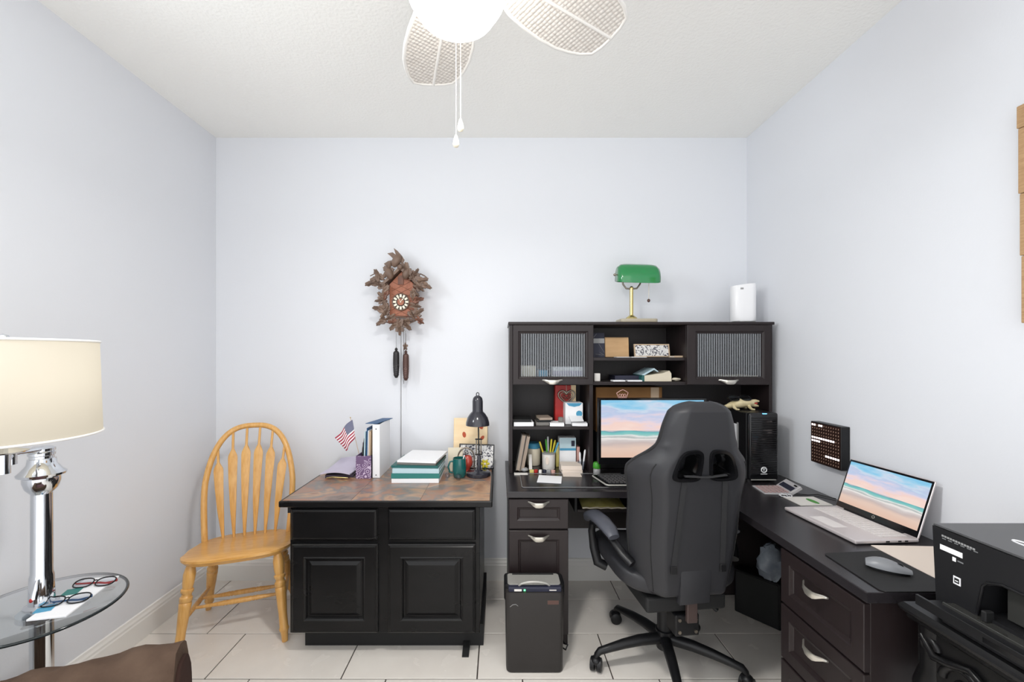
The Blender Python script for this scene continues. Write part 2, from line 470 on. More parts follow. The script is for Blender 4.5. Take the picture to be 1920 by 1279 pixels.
# floral print of the organiser box
m, N, L, b = custom('floral')
tc = N.new('ShaderNodeTexCoord'); vo = N.new('ShaderNodeTexVoronoi'); vo.inputs['Scale'].default_value = 34; L.new(tc.outputs['Object'], vo.inputs['Vector'])
sn = N.new('ShaderNodeMath'); sn.operation = 'SINE'; mm = N.new('ShaderNodeMath'); mm.operation = 'MULTIPLY'; mm.inputs[1].default_value = 22
L.new(vo.outputs['Distance'], mm.inputs[0]); L.new(mm.outputs[0], sn.inputs[0])
r = N.new('ShaderNodeValToRGB'); r.color_ramp.elements[0].position = 0.55; r.color_ramp.elements[0].color = (*sl((110, 84, 122)), 1)
r.color_ramp.elements[1].position = 0.7; r.color_ramp.elements[1].color = (*sl((206, 190, 212)), 1)
L.new(sn.outputs[0], r.inputs[0]); L.new(r.outputs[0], b.inputs['Base Color'])
# an ink sketch
m, N, L, b = custom('sketch')
tc = N.new('ShaderNodeTexCoord'); n1 = N.new('ShaderNodeTexNoise'); n1.inputs['Scale'].default_value = 55; n1.inputs['Detail'].default_value = 4; n1.inputs['Distortion'].default_value = 1.5
L.new(tc.outputs['Object'], n1.inputs['Vector'])
r = N.new('ShaderNodeValToRGB'); r.color_ramp.elements[0].position = 0.42; r.color_ramp.elements[0].color = (*sl((78, 78, 90)), 1)
r.color_ramp.elements[1].position = 0.49; r.color_ramp.elements[1].color = (*sl((236, 234, 232)), 1)
L.new(n1.outputs['Fac'], r.inputs[0]); L.new(r.outputs[0], b.inputs['Base Color'])

# ------------------------------------------------------------------ the room
T = 0.12
fl = struct('floor', box(nb(), XL-T, XR+T, YF, YB+T, -0.15, -0.004), 'grout')
TW, TD, GR = 0.60, 0.303, 0.0055
tile_cache = {}
row = 0
ytop = 2.460 + TD
while ytop > YF + 0.05:
    y1, y0 = min(ytop, YB), max(ytop - TD, YF)
    x = -1.70 + 0.2*row
    while x > XL - 0.01: x -= TW
    while x < XR:
        x0, x1 = max(x, XL), min(x + TW, XR)
        if x1 - x0 > 0.02:
            w, dd = round(x1 - x0 - GR, 4), round(y1 - y0 - GR, 4)
            if (w, dd) not in tile_cache:
                bm = nb()
                rings(bm, lambda u, v, d: V(u, v, d), -w/2, w/2, -dd/2, dd/2, [(0, -0.006), (0, -0.0012), (0.0012, 0.0)])
                o = mesh('tile', bm, 'tile', fl)
                tile_cache[(w, dd)] = o.data
            else:
                o = bpy.data.objects.new('tile', tile_cache[(w, dd)]); COL.objects.link(o); o.parent = fl
            o.location = ((x0+x1)/2, (y0+y1)/2, 0)
        x += TW
    ytop -= TD
    row += 1
struct('wall_back', box(nb(), XL-T, XR+T, YB, YB+T, 0, ZC), 'wall')
struct('wall_right', box(nb(), XR, XR+T, YF, YB, 0, ZC), 'wall')
bm = nb()
y0, y1, z0, z1 = ADDED_WIN
box(bm, XL-T, XL, YF, y0, 0, ZC); box(bm, XL-T, XL, y1, YB, 0, ZC)
box(bm, XL-T, XL, y0, y1, 0, z0); box(bm, XL-T, XL, y0, y1, z1, ZC)
struct('wall_left', bm, 'wall')
struct('ceiling', box(nb(), XL-T, XR+T, YF, YB+T, ZC, ZC+0.1), 'ceiling')
bm = nb()
for a in ((y0, y0+0.05, z0, z1), (y1-0.05, y1, z0, z1), (y0, y1, z0, z0+0.05), (y0, y1, z1-0.05, z1)):
    box(bm, XL-0.09, XL-0.03, *a)
w1 = struct('added_window', bm, 'white_paint')  # invented window around the added side light, never in view
mesh('added_window_pane', box(nb(), XL-0.064, XL-0.06, y0+0.05, y1-0.05, z0+0.05, z1-0.05), 'pane', w1)
BBP = [(0, 0), (0.016, 0), (0.016, 0.095), (0.013, 0.102), (0.013, 0.112), (0.008, 0.122), (0.006, 0.133), (0, 0.136)]
struct('baseboard_back', prism(nb(), [(YB - a, b) for a, b in BBP], XL, XR, 'yz'), 'trim')
struct('baseboard_left', prism(nb(), [(XL + a, b) for a, b in BBP], YF, YB, 'xz'), 'trim')
struct('baseboard_right', prism(nb(), [(XR - a, b) for a, b in BBP], YF, YB, 'xz'), 'trim')

# ------------------------------------------------------------------ ceiling fan
FX, FY, BZ = -0.108, 1.057, 2.45
fan = thing('ceiling_fan', 'white ceiling fan with woven leaf blades and a glowing light globe', 'ceiling fan', (FX, FY, ZC))
mesh('canopy', lathe(nb(), [(0.0, ZC), (0.075, ZC-0.001), (0.07, ZC-0.03), (0.03, ZC-0.06), (0.0, ZC-0.06)], (FX, FY, 0), 28), 'fan_white', fan, 40)
mesh('downrod', cyl(nb(), (FX, FY, ZC-0.05), (FX, FY, 2.58), 0.014, seg=14), 'fan_white', fan, 40)
mesh('motor_housing', lathe(nb(), [(0, 2.60), (0.05, 2.60), (0.115, 2.575), (0.13, 2.54), (0.13, 2.49), (0.105, 2.455), (0.07, 2.44), (0.07, 2.405), (0, 2.40)], (FX, FY, 0), 36), 'fan_white', fan, 40)
gl = mesh('light_globe', lathe(nb(), [(0.0, 2.248), (0.05, 2.254), (0.095, 2.277), (0.12, 2.315), (0.122, 2.35), (0.10, 2.385), (0.08, 2.40), (0, 2.402)], (FX, FY, 0), 32), 'bulb', fan, 60, label='glowing white glass globe')
fl_ = bpy.data.lights.new('fan_floor_fill', 'AREA')  # disk light added under the globe to brighten the floor
fl_.shape = 'DISK'; fl_.size = 0.19; fl_.energy = FAN_WATT; fl_.color = (1.0, 0.985, 0.96)
flo = bpy.data.objects.new('fan_floor_fill', fl_); COL.objects.link(flo)
flo.parent = fan; flo.location = (0, 0, 2.244 - ZC)
OUT = [(0.135, 0.028), (0.17, 0.066), (0.22, 0.089), (0.28, 0.103), (0.35, 0.113), (0.42, 0.114), (0.47, 0.106), (0.51, 0.094), (0.545, 0.074), (0.555, 0.04), (0.557, 0.0)]
LEAF = [(u, v) for u, v in OUT] + [(u, -v) for u, v in OUT[-2::-1]]
for k in range(5):
    a = RD(105 - 72*k)
    M = Matrix.Translation((FX, FY, BZ)) @ Matrix.Rotation(a, 4, 'Z') @ Matrix.Rotation(RD(-9), 4, 'X')
    bm = nb()
    prism(bm, LEAF, -0.003, 0.003, 'xy', M=M)
    bl = mesh('blade', bm, 'weave', fan, label='leaf-shaped white woven fan blade')
    mesh('blade_rim', tube(nb(), [M @ V(u, v, 0) for u, v in LEAF], 0.0065, 8, closed=True), 'fan_white', bl, 50)
    mesh('blade_rib', tube(nb(), [M @ V(0.13, 0, -0.004), M @ V(0.555, 0, -0.004)], 0.005, 8), 'fan_white', bl, 50)
    bm = nb()
    box(bm, 0.09, 0.20, -0.022, 0.022, 0.004, 0.010, 0.002, M=M)
    mesh('blade_bracket', bm, 'fan_white', bl)
for px, yy, py in ((855, 1.185, 277), (863.5, 1.185, 247)):
    xx, zz = X(px, yy), Z(py, yy)
    ch = mesh('pull_chain', tube(nb(), [(xx, yy, 2.42), (xx, yy, zz + 0.03)], 0.0010, 6), 'chain', fan)
    mesh('chain_fob', lathe(nb(), [(0, zz), (0.007, zz+0.003), (0.0095, zz+0.010), (0.007, zz+0.022), (0.003, zz+0.034), (0, zz+0.038)], (xx, yy, 0), 14), 'ivory', ch, 60)

# ------------------------------------------------------------------ black base cabinet
cab = thing('base_cabinet', 'black painted two-door cabinet with a slate tile top', 'cabinet', (-0.55, 2.29, 0))
CZ = 0.742
CYF = 2.0
mesh('body', box(nb(), -0.995, -0.095, CYF, 2.585, 0.106, 0.712, 0.002), 'black_paint', cab)
mesh('toe_kick', box(nb(), -0.955, -0.08, 2.068, 2.56, 0.0, 0.106), 'black_matte', cab)
def front(u, v, d): return V(u, CYF - d, v)
for u0, u1 in ((-0.985, -0.577), (-0.527, -0.114)):
    bm = nb(); rings(bm, front, u0, u1, 0.553, 0.701, [(0, 0), (0, 0.012), (0.005, 0.017), (0.010, 0.018), (0.013, 0.020)])
    mesh('drawer_front', bm, 'black_paint', cab)
for u0, u1 in ((-0.981, -0.575), (-0.527, -0.114)):
    bm = nb(); rings(bm, front, u0, u1, 0.115, 0.534, [(0, 0), (0, 0.013), (0.006, 0.017), (0.009, 0.017), (0.012, 0.020), (0.058, 0.020), (0.063, 0.023), (0.069, 0.018), (0.074, 0.009), (0.082, 0.010), (0.098, 0.018)])
    dr = mesh('door', bm, 'black_paint', cab, label='raised-panel black door')
top = mesh('countertop', box(nb(), -1.035, -0.035, 1.968, 2.60, 0.712, CZ-0.001, 0.004), 'black_paint', cab)
xs = [-1.023, -0.70, -0.375, -0.047]; ys = [1.980, 2.29, 2.595]
for j in range(2):
    for i in range(3):
        sh = 0.0
        bm = nb(); rings(bm, lambda u, v, d: V(u, v, d), xs[i]+0.0008, xs[i+1]-0.0008, ys[j]+0.0008, ys[j+1]-0.0008, [(0, CZ-0.006), (0, CZ-0.0006), (0.001, CZ)])
        mesh('slate_tile', bm, 'slate', top)
mesh('side_strip', box(nb(), -1.012, -0.996, 2.01, 2.05, 0.672, 0.712), 'black_matte', cab)
bm = nb(); prism(bm, [(1.985, 0.001), (2.066, 0.001), (2.066, 0.026), (1.985, 0.006)], -0.178, -0.146, 'yz')
single('door_wedge', bm, 'black_matte', 'small black rubber wedge on the floor at the foot of the black cabinet', 'door wedge')

# ------------------------------------------------------------------ windsor chair
wc = thing('windsor_chair', 'honey oak bow-back chair with arrow-shaped spindles in the corner', 'chair', (-1.352, 2.217, 0), RD(20), world=False)
def sz(y): return 0.462 - 0.045*(y + 0.21)/0.42          # the seat falls a little to the rear
outline = []
for k in range(40):
    t = 2*PI*k/40
    c, s = math.cos(t), math.sin(t)
    xx = 0.250*math.copysign(abs(c)**0.55, c); yy = 0.215*math.copysign(abs(s)**0.6, s)
    if yy > 0: xx *= 1 - 0.18*(yy/0.215)
    else: yy -= 0.012*(1-(xx/0.25)**2)
    if -0.1 < yy < 0.08: xx *= 0.965
    outline.append((xx, yy))
bm = nb()
L0 = [bm.verts.new((x*0.94, y*0.94, sz(y)-0.034)) for x, y in outline]
L1 = [bm.verts.new((x, y, sz(y)-0.014)) for x, y in outline]
L2 = [bm.verts.new((x*0.995, y*0.995, sz(y)-0.004)) for x, y in outline]
L3 = [bm.verts.new((x*0.95, y*0.95, sz(y))) for x, y in outline]
L4 = [bm.verts.new((x*0.6, y*0.6, sz(y)-0.007)) for x, y in outline]
for A, B in ((L0, L1), (L1, L2), (L2, L3), (L3, L4)):
    for k in range(40): bm.faces.new((A[k], A[(k+1) % 40], B[(k+1) % 40], B[k]))
bm.faces.new(L0[::-1]); bm.faces.new(L4)
mesh('seat', bm, 'oak_flat', wc, 40)
LEGP = [(0, 0.014), (0.10, 0.017), (0.13, 0.022), (0.145, 0.0235), (0.16, 0.020), (0.30, 0.0195), (0.42, 0.0225), (0.56, 0.0255), (0.60, 0.0265), (0.61, 0.022), (0.62, 0.0265), (0.66, 0.0265), (0.67, 0.021), (0.70, 0.0205), (0.715, 0.0265), (0.74, 0.0265), (0.75, 0.021), (0.80, 0.024), (0.90, 0.026), (0.97, 0.020), (1, 0.016)]
legs = {}
for nm, tx, ty, bx, by in (('fl', -0.185, -0.15, -0.225, -0.205), ('fr', 0.185, -0.15, 0.225, -0.205), ('bl', -0.155, 0.12, -0.215, 0.235), ('br', 0.155, 0.12, 0.215, 0.235)):
    a, b = V(bx, by, 0.0), V(tx, ty, sz(ty)-0.028)
    legs[nm] = (a, b)
    mesh('leg', turned(nb(), a, b, LEGP, 16), 'oak', wc, 50)
def lp(nm, z):
    a, b = legs[nm]; return a.lerp(b, z / b.z)
STR = [(0, 0.007), (0.2, 0.009), (0.30, 0.0115), (0.32, 0.013), (0.335, 0.0105), (0.35, 0.013), (0.37, 0.0105), (0.39, 0.013), (0.61, 0.013), (0.63, 0.0105), (0.65, 0.013), (0.665, 0.0105), (0.68, 0.013), (0.70, 0.0115), (0.8, 0.009), (1, 0.007)]
for s in ('l', 'r'):
    mesh('stretcher', turned(nb(), lp('f'+s, 0.17), lp('b'+s, 0.15), [(0, 0.007), (0.25, 0.010), (0.5, 0.013), (0.75, 0.010), (1, 0.007)], 12), 'oak', wc, 50)
for t in (0.36, 0.62):
    a = lp('fl', 0.17).lerp(lp('bl', 0.15), t); b = lp('fr', 0.17).lerp(lp('br', 0.15), t)
    mesh('stretcher', turned(nb(), a, b, STR, 12), 'oak', wc, 50)
def bow(t):
    a = PI * t
    hw = 0.226; zt = 0.60
    c, s = math.cos(a), math.sin(a)
    x = -hw*math.copysign(abs(c)**0.72, c); h = zt*abs(s)**0.62 if s > 0 else 0
    # narrower where it enters the seat
    x *= 0.90 + 0.10*min(1, h/0.3)
    y = 0.165 + 0.20*h - 0.05*(x/hw)**2
    return V(x, y, sz(0.15) - 0.01 + h)
mesh('bow', tube(nb(), [bow(t/60) for t in range(61)], 0.0155, 12), 'oak', wc, 50)
SLP = [(0, 0.0065, 0.0065), (0.06, 0.0075, 0.0065), (0.30, 0.0155, 0.0055), (0.55, 0.0205, 0.005), (0.73, 0.0235, 0.005), (0.76, 0.0215, 0.005), (0.82, 0.0065, 0.006), (1.0, 0.006, 0.006)]
for i in range(6):
    bx = -0.128 + 0.0512*i
    tx = -0.170 + 0.068*i
    best = min((bow(t/400) for t in range(401)), key=lambda p: abs(p.x - tx) + (10 if p.z < 0.7 else 0))
    a, b = V(bx, 0.172 - 0.25*bx*bx, sz(0.17) - 0.012), best
    bm = nb(); prev = None
    up = (b - a).normalized(); sx_ = V(1, 0, 0); sx_ = (sx_ - up*sx_.dot(up)).normalized(); ny = up.cross(sx_)
    for t, w, th in SLP:
        p = a.lerp(b, t)
        p = p + ny * (-0.022*math.sin(PI*t))
        Lp = [bm.verts.new(p + sx_*dx*w + ny*dy*th) for dx, dy in ((-1, -0.5), (-0.6, -1), (0.6, -1), (1, -0.5), (1, 0.5), (0.6, 1), (-0.6, 1), (-1, 0.5))]
        if prev:
            for k in range(8): bm.faces.new((prev[k], prev[(k+1) % 8], Lp[(k+1) % 8], Lp[k]))
        else: bm.faces.new(Lp[::-1])
        prev = Lp
    bm.faces.new(prev)
    mesh('spindle', bm, 'oak', wc, 45)

# ------------------------------------------------------------------ corner desk
DZ = 0.762
desk = thing('corner_desk', 'dark espresso L-shaped desk with drawers along the back and right walls', 'desk', (0.9, 2.3, 0))
bm = nb()
prism(bm, [(0.034, 2.046), (1.022, 2.046), (1.022, 1.172), (1.553, 1.172), (1.553, 2.652), (0.034, 2.652)], DZ-0.031, DZ, 'xy', bev=0.003)
mesh('worktop', bm, 'espresso_top', desk)
bm = nb(); box(bm, 0.045, 0.335, 2.075, 2.62, 0.0, DZ-0.031, 0.002)
mesh('pedestal', bm, 'espresso', desk)
MOULD = lambda w: [(0, 0), (0, 0.016), (0.002, 0.018), (w, 0.018), (w+0.004, 0.015), (w+0.012, 0.012), (w+0.014, 0.0085), (w+0.016, 0.0085)]
def handle(parent, fn, uc, vtop, hw=0.052, flip=1):
    """bow-tie pull: thin at its ends, bowed out and deeper in the middle"""
    bm = nb(); prev = None
    for u, o, zt, zb in ((-1, 0.0, 0.0, -0.006), (-0.82, 0.007, 0.001, -0.009), (-0.5, 0.020, -0.001, -0.020), (-0.3, 0.023, -0.002, -0.025), (0, 0.024, -0.002, -0.026), (0.3, 0.023, -0.002, -0.025), (0.5, 0.020, -0.001, -0.020), (0.82, 0.007, 0.001, -0.009), (1, 0.0, 0.0, -0.006)):
        Lp = [bm.verts.new(fn(uc + u*hw, vtop + zz, 0.018 + oo)) for oo, zz in ((o, zt), (o+0.004, zt), (o+0.006, (zt+zb)/2), (o+0.002, zb), (o-0.001, zb))]
        if prev:
            for k in range(5): bm.faces.new((prev[k], prev[(k+1) % 5], Lp[(k+1) % 5], Lp[k]))
        else: bm.faces.new(Lp)
        prev = Lp
    bm.faces.new(prev[::-1])
    return mesh('handle', bm, 'nickel', parent, 40, label='brushed nickel bow pull')
fn = lambda u, v, d: V(u, 2.075 - d, v)
for v0, v1, hz in ((0.577, 0.722, 0.712), (0.06, 0.568, 0.548)):
    bm = nb(); rings(bm, fn, 0.045, 0.335, v0, v1, MOULD(0.040 if v1 > 0.6 else 0.044))
    d_ = mesh('drawer', bm, 'espresso', desk)
    handle(d_, fn, 0.19, hz)
mesh('modesty_panel', box(nb(), 0.335, 1.553, 2.40, 2.416, 0.44, DZ-0.031), 'espresso_inside', desk)
tr = mesh('keyboard_tray', box(nb(), 0.40, 0.95, 2.17, 2.38, 0.616, 0.630, 0.002), 'espresso_inside', desk)
for xx in (0.386, 0.951): mesh('tray_bracket', box(nb(), xx, xx+0.012, 2.17, 2.38, 0.616, DZ-0.031), 'black_matte', tr)
# return pedestal, its drawers face the room's middle
bm = nb(); box(bm, 1.042, 1.545, 1.185, 1.535, 0.0, DZ-0.031, 0.002)
mesh('pedestal', bm, 'espresso', desk)
fr = lambda u, v, d: V(1.042 - d, u, v)
for v0, v1, hz in ((0.530, 0.722, 0.668), (0.330, 0.522, 0.470), (0.03, 0.322, 0.272)):
    bm = nb(); rings(bm, fr, 1.185, 1.535, v0, v1, MOULD(0.042))
    d_ = mesh('drawer', bm, 'espresso', desk)
    handle(d_, fr, 1.365, hz)
mesh('end_panel', box(nb(), 1.36, 1.545, 1.178, 1.185, 0.0, DZ-0.031), 'espresso', desk)
mesh('wall_panel', box(nb(), 1.53, 1.545, 1.535, 2.40, 0.06, DZ-0.031), 'espresso_inside', desk)
mesh('corner_panel', box(nb(), 1.20, 1.53, 2.40, 2.416, 0.06, 0.44), 'espresso_inside', desk)

# ------------------------------------------------------------------ hutch
HX0, HX1, HY0, HY1, HZ1 = 0.054, 1.530, 2.365, 2.655, 1.612
P_ = 334.0
def hx(px): return (px - CX) / P_
def hz_(py): return H - (py - CY) / P_
hu = thing('desk_hutch', 'dark espresso hutch with two reeded-glass doors and open shelves', 'hutch', (0.79, 2.51, DZ))
mesh('top_board', box(nb(), HX0-0.006, HX1+0.006, HY0-0.012, HY1, HZ1-0.016, HZ1, 0.002), 'espresso', hu)
d1a, d1b = hx(1105), hx(1112)
d2a, d2b = hx(1286), hx(1293)
zs2 = hz_(722)                                   # underside of the upper section
for a, b, z0 in ((HX0, HX0+0.018, DZ+0.001), (d1a, d1b, DZ+0.001), (d2a, d2b, zs2), (HX1-0.018, HX1, DZ+0.001)):
    mesh('upright', box(nb(), a, b, HY0, HY1-0.008, z0, HZ1-0.016, 0.001), 'espresso', hu)
mesh('back_panel', box(nb(), HX0+0.018, HX1-0.018, HY1-0.008, HY1, DZ+0.001, HZ1-0.016), 'espresso_inside', hu)
bz0 = zs2; bz1 = zs2 + 0.018
mesh('shelf', box(nb(), HX0+0.018, d1a, HY0+0.004, HY1-0.008, bz0, bz1), 'espresso', hu)
mesh('shelf', box(nb(), d1b, d2a, HY0+0.004, HY1-0.008, bz0, bz1), 'espresso', hu)
mesh('shelf', box(nb(), d2b, HX1-0.018, HY0+0.004, HY1-0.008, bz0, bz1), 'espresso', hu)
cs1 = hz_(676); 
mesh('shelf', box(nb(), d1b, d2a, HY0+0.012, HY1-0.008, cs1, cs1+0.016), 'espresso', hu)
ls1 = hz_(806)
mesh('shelf', box(nb(), HX0+0.018, d1a, HY0+0.012, HY1-0.008, ls1, ls1+0.016), 'espresso', hu)
CSH, CBT, LSH = cs1+0.016, bz1, ls1+0.016       # top faces of the shelves
fh = lambda u, v, d: V(u, HY0 - d, v)
for u0, u1, pw0, pw1 in ((HX0+0.019, d1b-0.001, hx(976), hx(1097)), (d2a+0.001, HX1-0.019, hx(1306), hx(1426))):
    v0, v1 = hz_(721), HZ1-0.018
    pz0, pz1 = hz_(706), hz_(626)
    bm = nb()
    # frame with a mitred inner moulding
    o_ = [(u0, v0), (u1, v0), (u1, v1), (u0, v1)]
    i_ = [(pw0, pz0), (pw1, pz0), (pw1, pz1), (pw0, pz1)]
    def lp_(m, d, src, k): return [bm.verts.new(fh(a + m*sx, b + m*sy, d)) for (a, b), (sx, sy) in zip(src, ((1, 1), (-1, 1), (-1, -1), (1, -1)))]
    Ls = [lp_(0, -0.002, o_, 0), lp_(0, 0.014, o_, 0), lp_(0.002, 0.016, o_, 0), lp_(-0.014, 0.016, i_, 0), lp_(-0.011, 0.012, i_, 0), lp_(-0.003, 0.008, i_, 0), lp_(0, 0.008, i_, 0), lp_(0, -0.002, i_, 0)]
    for A, B in zip(Ls, Ls[1:]):
        for k in range(4): bm.faces.new((A[k], A[(k+1) % 4], B[(k+1) % 4], B[k]))
    for k in range(4): bm.faces.new((Ls[-1][k], Ls[-1][(k+1) % 4], Ls[0][(k+1) % 4], Ls[0][k]))
    dr = mesh('door', bm, 'espresso', hu)
    # reeded pane
    bm = nb()
    n = 28
    prof = []
    for k in range(n*8+1):
        t = k/(n*8)
        prof.append((pw0 + t*(pw1-pw0), 0.002 + 0.0046*abs(math.sin(PI*t*n))))
    A = [bm.verts.new(fh(u, pz0, d)) for u, d in prof]; B = [bm.verts.new(fh(u, pz1, d)) for u, d in prof]
    for k in range(n*8): bm.faces.new((A[k], A[k+1], B[k+1], B[k]))
    gp = mesh('glass_pane', bm, 'reeded', dr, 80, label='vertically reeded glass pane')
    bm = nb()
    for k in range(n):
        u = pw0 + (k+0.5)*(pw1-pw0)/n
        box(bm, u-0.0024, u+0.0024, HY0-0.0079, HY0-0.0067, pz0, pz1)
    mesh('rib_highlights', bm, 'rib_highlight', gp, kind='stuff')  # pale strips painting the bright stripes of light on the rib crests
    handle(dr, fh, (u0+u1)/2 - 0.005, hz_(711.5), 0.056)

# ------------------------------------------------------------------ gaming chair
gc = thing('gaming_chair', 'black leather high-back gaming chair turned toward the monitor', 'chair', (0.762, 1.95, 0), RD(6), world=False)
zz_ = [0.437, 0.45, 0.476, 0.55, 0.614, 0.704, 0.792, 0.85, 0.891, 0.932, 0.968, 1.003, 1.029, 1.054, 1.087, 1.153, 1.203, 1.225, 1.236, 1.243]
hw_ = [0.186, 0.192, 0.198, 0.210, 0.220, 0.228, 0.228, 0.231, 0.238, 0.248, 0.246, 0.226, 0.192, 0.168, 0.152, 0.138, 0.120, 0.098, 0.072, 0.04]
def lerp_t(z, A, B):
    if z <= A[0]: return B[0]
    for a, b, c, d in zip(A, A[1:], B, B[1:]):
        if z <= b: return c + (d-c)*(z-a)/(b-a)
    return B[-1]
def sm_hw(z): return 1.045*sum(lerp_t(min(1.243, max(0.437, z+dz)), zz_, hw_) for dz in (-0.012, -0.006, 0, 0.006, 0.012))/5 if z < 1.2 else 1.045*lerp_t(z, zz_, hw_)
def yc(z): return -0.205 - 0.13*(z-0.44)
def ez(z): return min(1.0, max(0.0, (1.2435-z)/0.035))**0.5 * min(1.0, max(0.05, (z-0.434)/0.02))**0.5
def wing(u, z):
    a = max(0.0, abs(u)-0.60)/0.40
    k = 0.105 if z < 0.97 else 0.105 - 0.075*min(1, (z-0.97)/0.10)
    return k * a**1.3
def back_pt(u, z, side):
    e = max(0.0, 1-abs(u)**7)**0.5 * ez(z)
    th = 0.046 if z < 1.0 else 0.046 - 0.008*min(1, (z-1)/0.2)
    y = yc(z) + wing(u, z) + side*th*e
    if side > 0: y += 0.02*max(0, abs(u)-0.55) * e        # fuller bolsters in front
    return V(u*sm_hw(z), y, z)
BX = 0.0
# harness openings in back coordinates (x, z)
def hp(px, py):
    Yb = 1.70
    return ((px - 1310) * Yb / F, Z(py, Yb))
HL = [hp(*p) for p in ((1265, 842), (1294, 838), (1302, 846), (1300, 878), (1296, 891), (1257, 891), (1250, 882))]
HR = [(-x, z) for x, z in HL]
def inside(p, poly):
    c = False
    for (x1, y1), (x2, y2) in zip(poly, poly[1:] + poly[:1]):
        if (y1 > p[1]) != (y2 > p[1]) and p[0] < (x2-x1)*(p[1]-y1)/(y2-y1)+x1: c = not c
    return c
bm = nb()
NU, NZ = 64, 96
us = [math.sin(PI/2*(2*i/NU-1)) for i in range(NU+1)]
zs = [0.437 + (1.243-0.437)*(1-(1-j/NZ)**1.25) for j in range(NZ+1)]
PB = [[bm.verts.new(back_pt(u, z, -1)) for u in us] for z in zs]
PF = [[bm.verts.new(back_pt(u, z, 1)) for u in us] for z in zs]
for j in range(NZ):
    for i in range(NU):
        um, zm = (us[i]+us[i+1])/2, (zs[j]+zs[j+1])/2
        p = (um*sm_hw(zm), zm)
        if inside(p, HL) or inside(p, HR): continue
        bm.faces.new((PB[j][i], PB[j][i+1], PB[j+1][i+1], PB[j+1][i]))
        bm.faces.new((PF[j][i], PF[j+1][i], PF[j+1][i+1], PF[j][i+1]))
for j in range(NZ):
    for i in (0, NU):
        bm.faces.new((PB[j][i], PB[j+1][i], PF[j+1][i], PF[j][i]))
for i in range(NU):
    bm.faces.new((PB[0][i], PB[0][i+1], PF[0][i+1], PF[0][i])); bm.faces.new((PB[NZ][i], PB[NZ][i+1], PF[NZ][i+1], PF[NZ][i]))
bmesh.ops.remove_doubles(bm, verts=bm.verts[:], dist=0.0002)
bk = mesh('backrest', bm, 'leather', gc, 60)
for s in (-1, 1):
    pts = [back_pt(s*0.78, 0.46 + k*0.0225, -1) + V(0, -0.0015, 0) for k in range(25)]
    mesh('seam', tube(nb(), pts, 0.0018, 6), 'black_matte', bk)
    pts = [back_pt(s*0.995, 0.46 + k*0.03, -1) for k in range(26)]
    mesh('piping', tube(nb(), pts, 0.004, 6), 'black_matte', bk)
for poly in (HL, HR):
    bm = nb()
    cx_ = sum(p[0] for p in poly)/len(poly); cz_ = sum(p[1] for p in poly)/len(poly)
    # smooth the corners
    P2 = poly
    for _ in range(2):
        q = []
        for a, b in zip(P2, P2[1:]+P2[:1]):
            q += [(a[0]*0.78+b[0]*0.22, a[1]*0.78+b[1]*0.22), (a[0]*0.22+b[0]*0.78, a[1]*0.22+b[1]*0.78)]
        P2 = q
    loops = []
    for sc, dy in ((1.13, -0.047), (1.10, -0.056), (0.90, -0.056), (0.84, -0.044), (0.82, 0.050), (1.10, 0.056), (1.13, 0.046)):
        loops.append([bm.verts.new((cx_+(x-cx_)*sc, yc(cz_+(z-cz_)*sc)+dy, cz_+(z-cz_)*sc)) for x, z in P2])
    for A, B in zip(loops, loops[1:] + loops[:1]):
        n = len(A)
        for k in range(n): bm.faces.new((A[k], A[(k+1) % n], B[(k+1) % n], B[k]))
    mesh('harness_trim', bm, 'black_gloss', gc, 35, label='glossy black frame of a harness opening')
# lumbar pillow seen through the openings
bm = nb(); ell(bm, (0, yc(0.90)+0.075, 1.005), (0.15, 0.03, 0.065), 24, 12)
mesh('head_pillow', bm, 'leather', gc, 60)
def strap_strip(pts, w):
    bm = nb(); prev = None
    for p in pts:
        p = Vector(p)
        Lp = [bm.verts.new(p + V(-w/2, 0, 0)), bm.verts.new(p + V(w/2, 0, 0)), bm.verts.new(p + V(w/2, 0.003, 0)), bm.verts.new(p + V(-w/2, 0.003, 0))]
        if prev:
            for k in range(4): bm.faces.new((prev[k], prev[(k+1) % 4], Lp[(k+1) % 4], Lp[k]))
        prev = Lp
    return bm
for s in (-1, 1):
    pts = []
    for k in range(14):
        z = 0.945 - k*0.029
        xs_ = s*(0.083 + 0.0016*k)
        pts.append((xs_, back_pt(xs_/sm_hw(z), z, -1).y - 0.005, z))
    st = mesh('strap', strap_strip(pts, 0.021), 'strap', gc)
    zb = pts[-1][2]
    mesh('buckle', cbox(nb(), (pts[-1][0], pts[-1][1]-0.004, zb+0.005), (0.026, 0.008, 0.03), 0.002), 'black_plastic', st)
mesh('strap', tube(nb(), [(-0.085, yc(0.955)-0.050, 0.958), (0, yc(0.955)-0.057, 0.953), (0.085, yc(0.955)-0.050, 0.958)], 0.010, 8, flat=0.4), 'strap', gc)
bm = nb(); prism(bm, [(-0.068, 0.565), (0.062, 0.565), (0.054, 0.43), (-0.072, 0.425)], yc(0.5)-0.054, yc(0.5)-0.02, 'xz', bev=0.004)
mesh('recline_cover', bm, 'leather', gc, 40)
bm = nb(); box(bm, -0.022, 0.022, -0.235, -0.215, 0.33, 0.45, 0.003); mesh('back_bracket', bm, pm('bracket', (74, 60, 57), 0.4), gc)
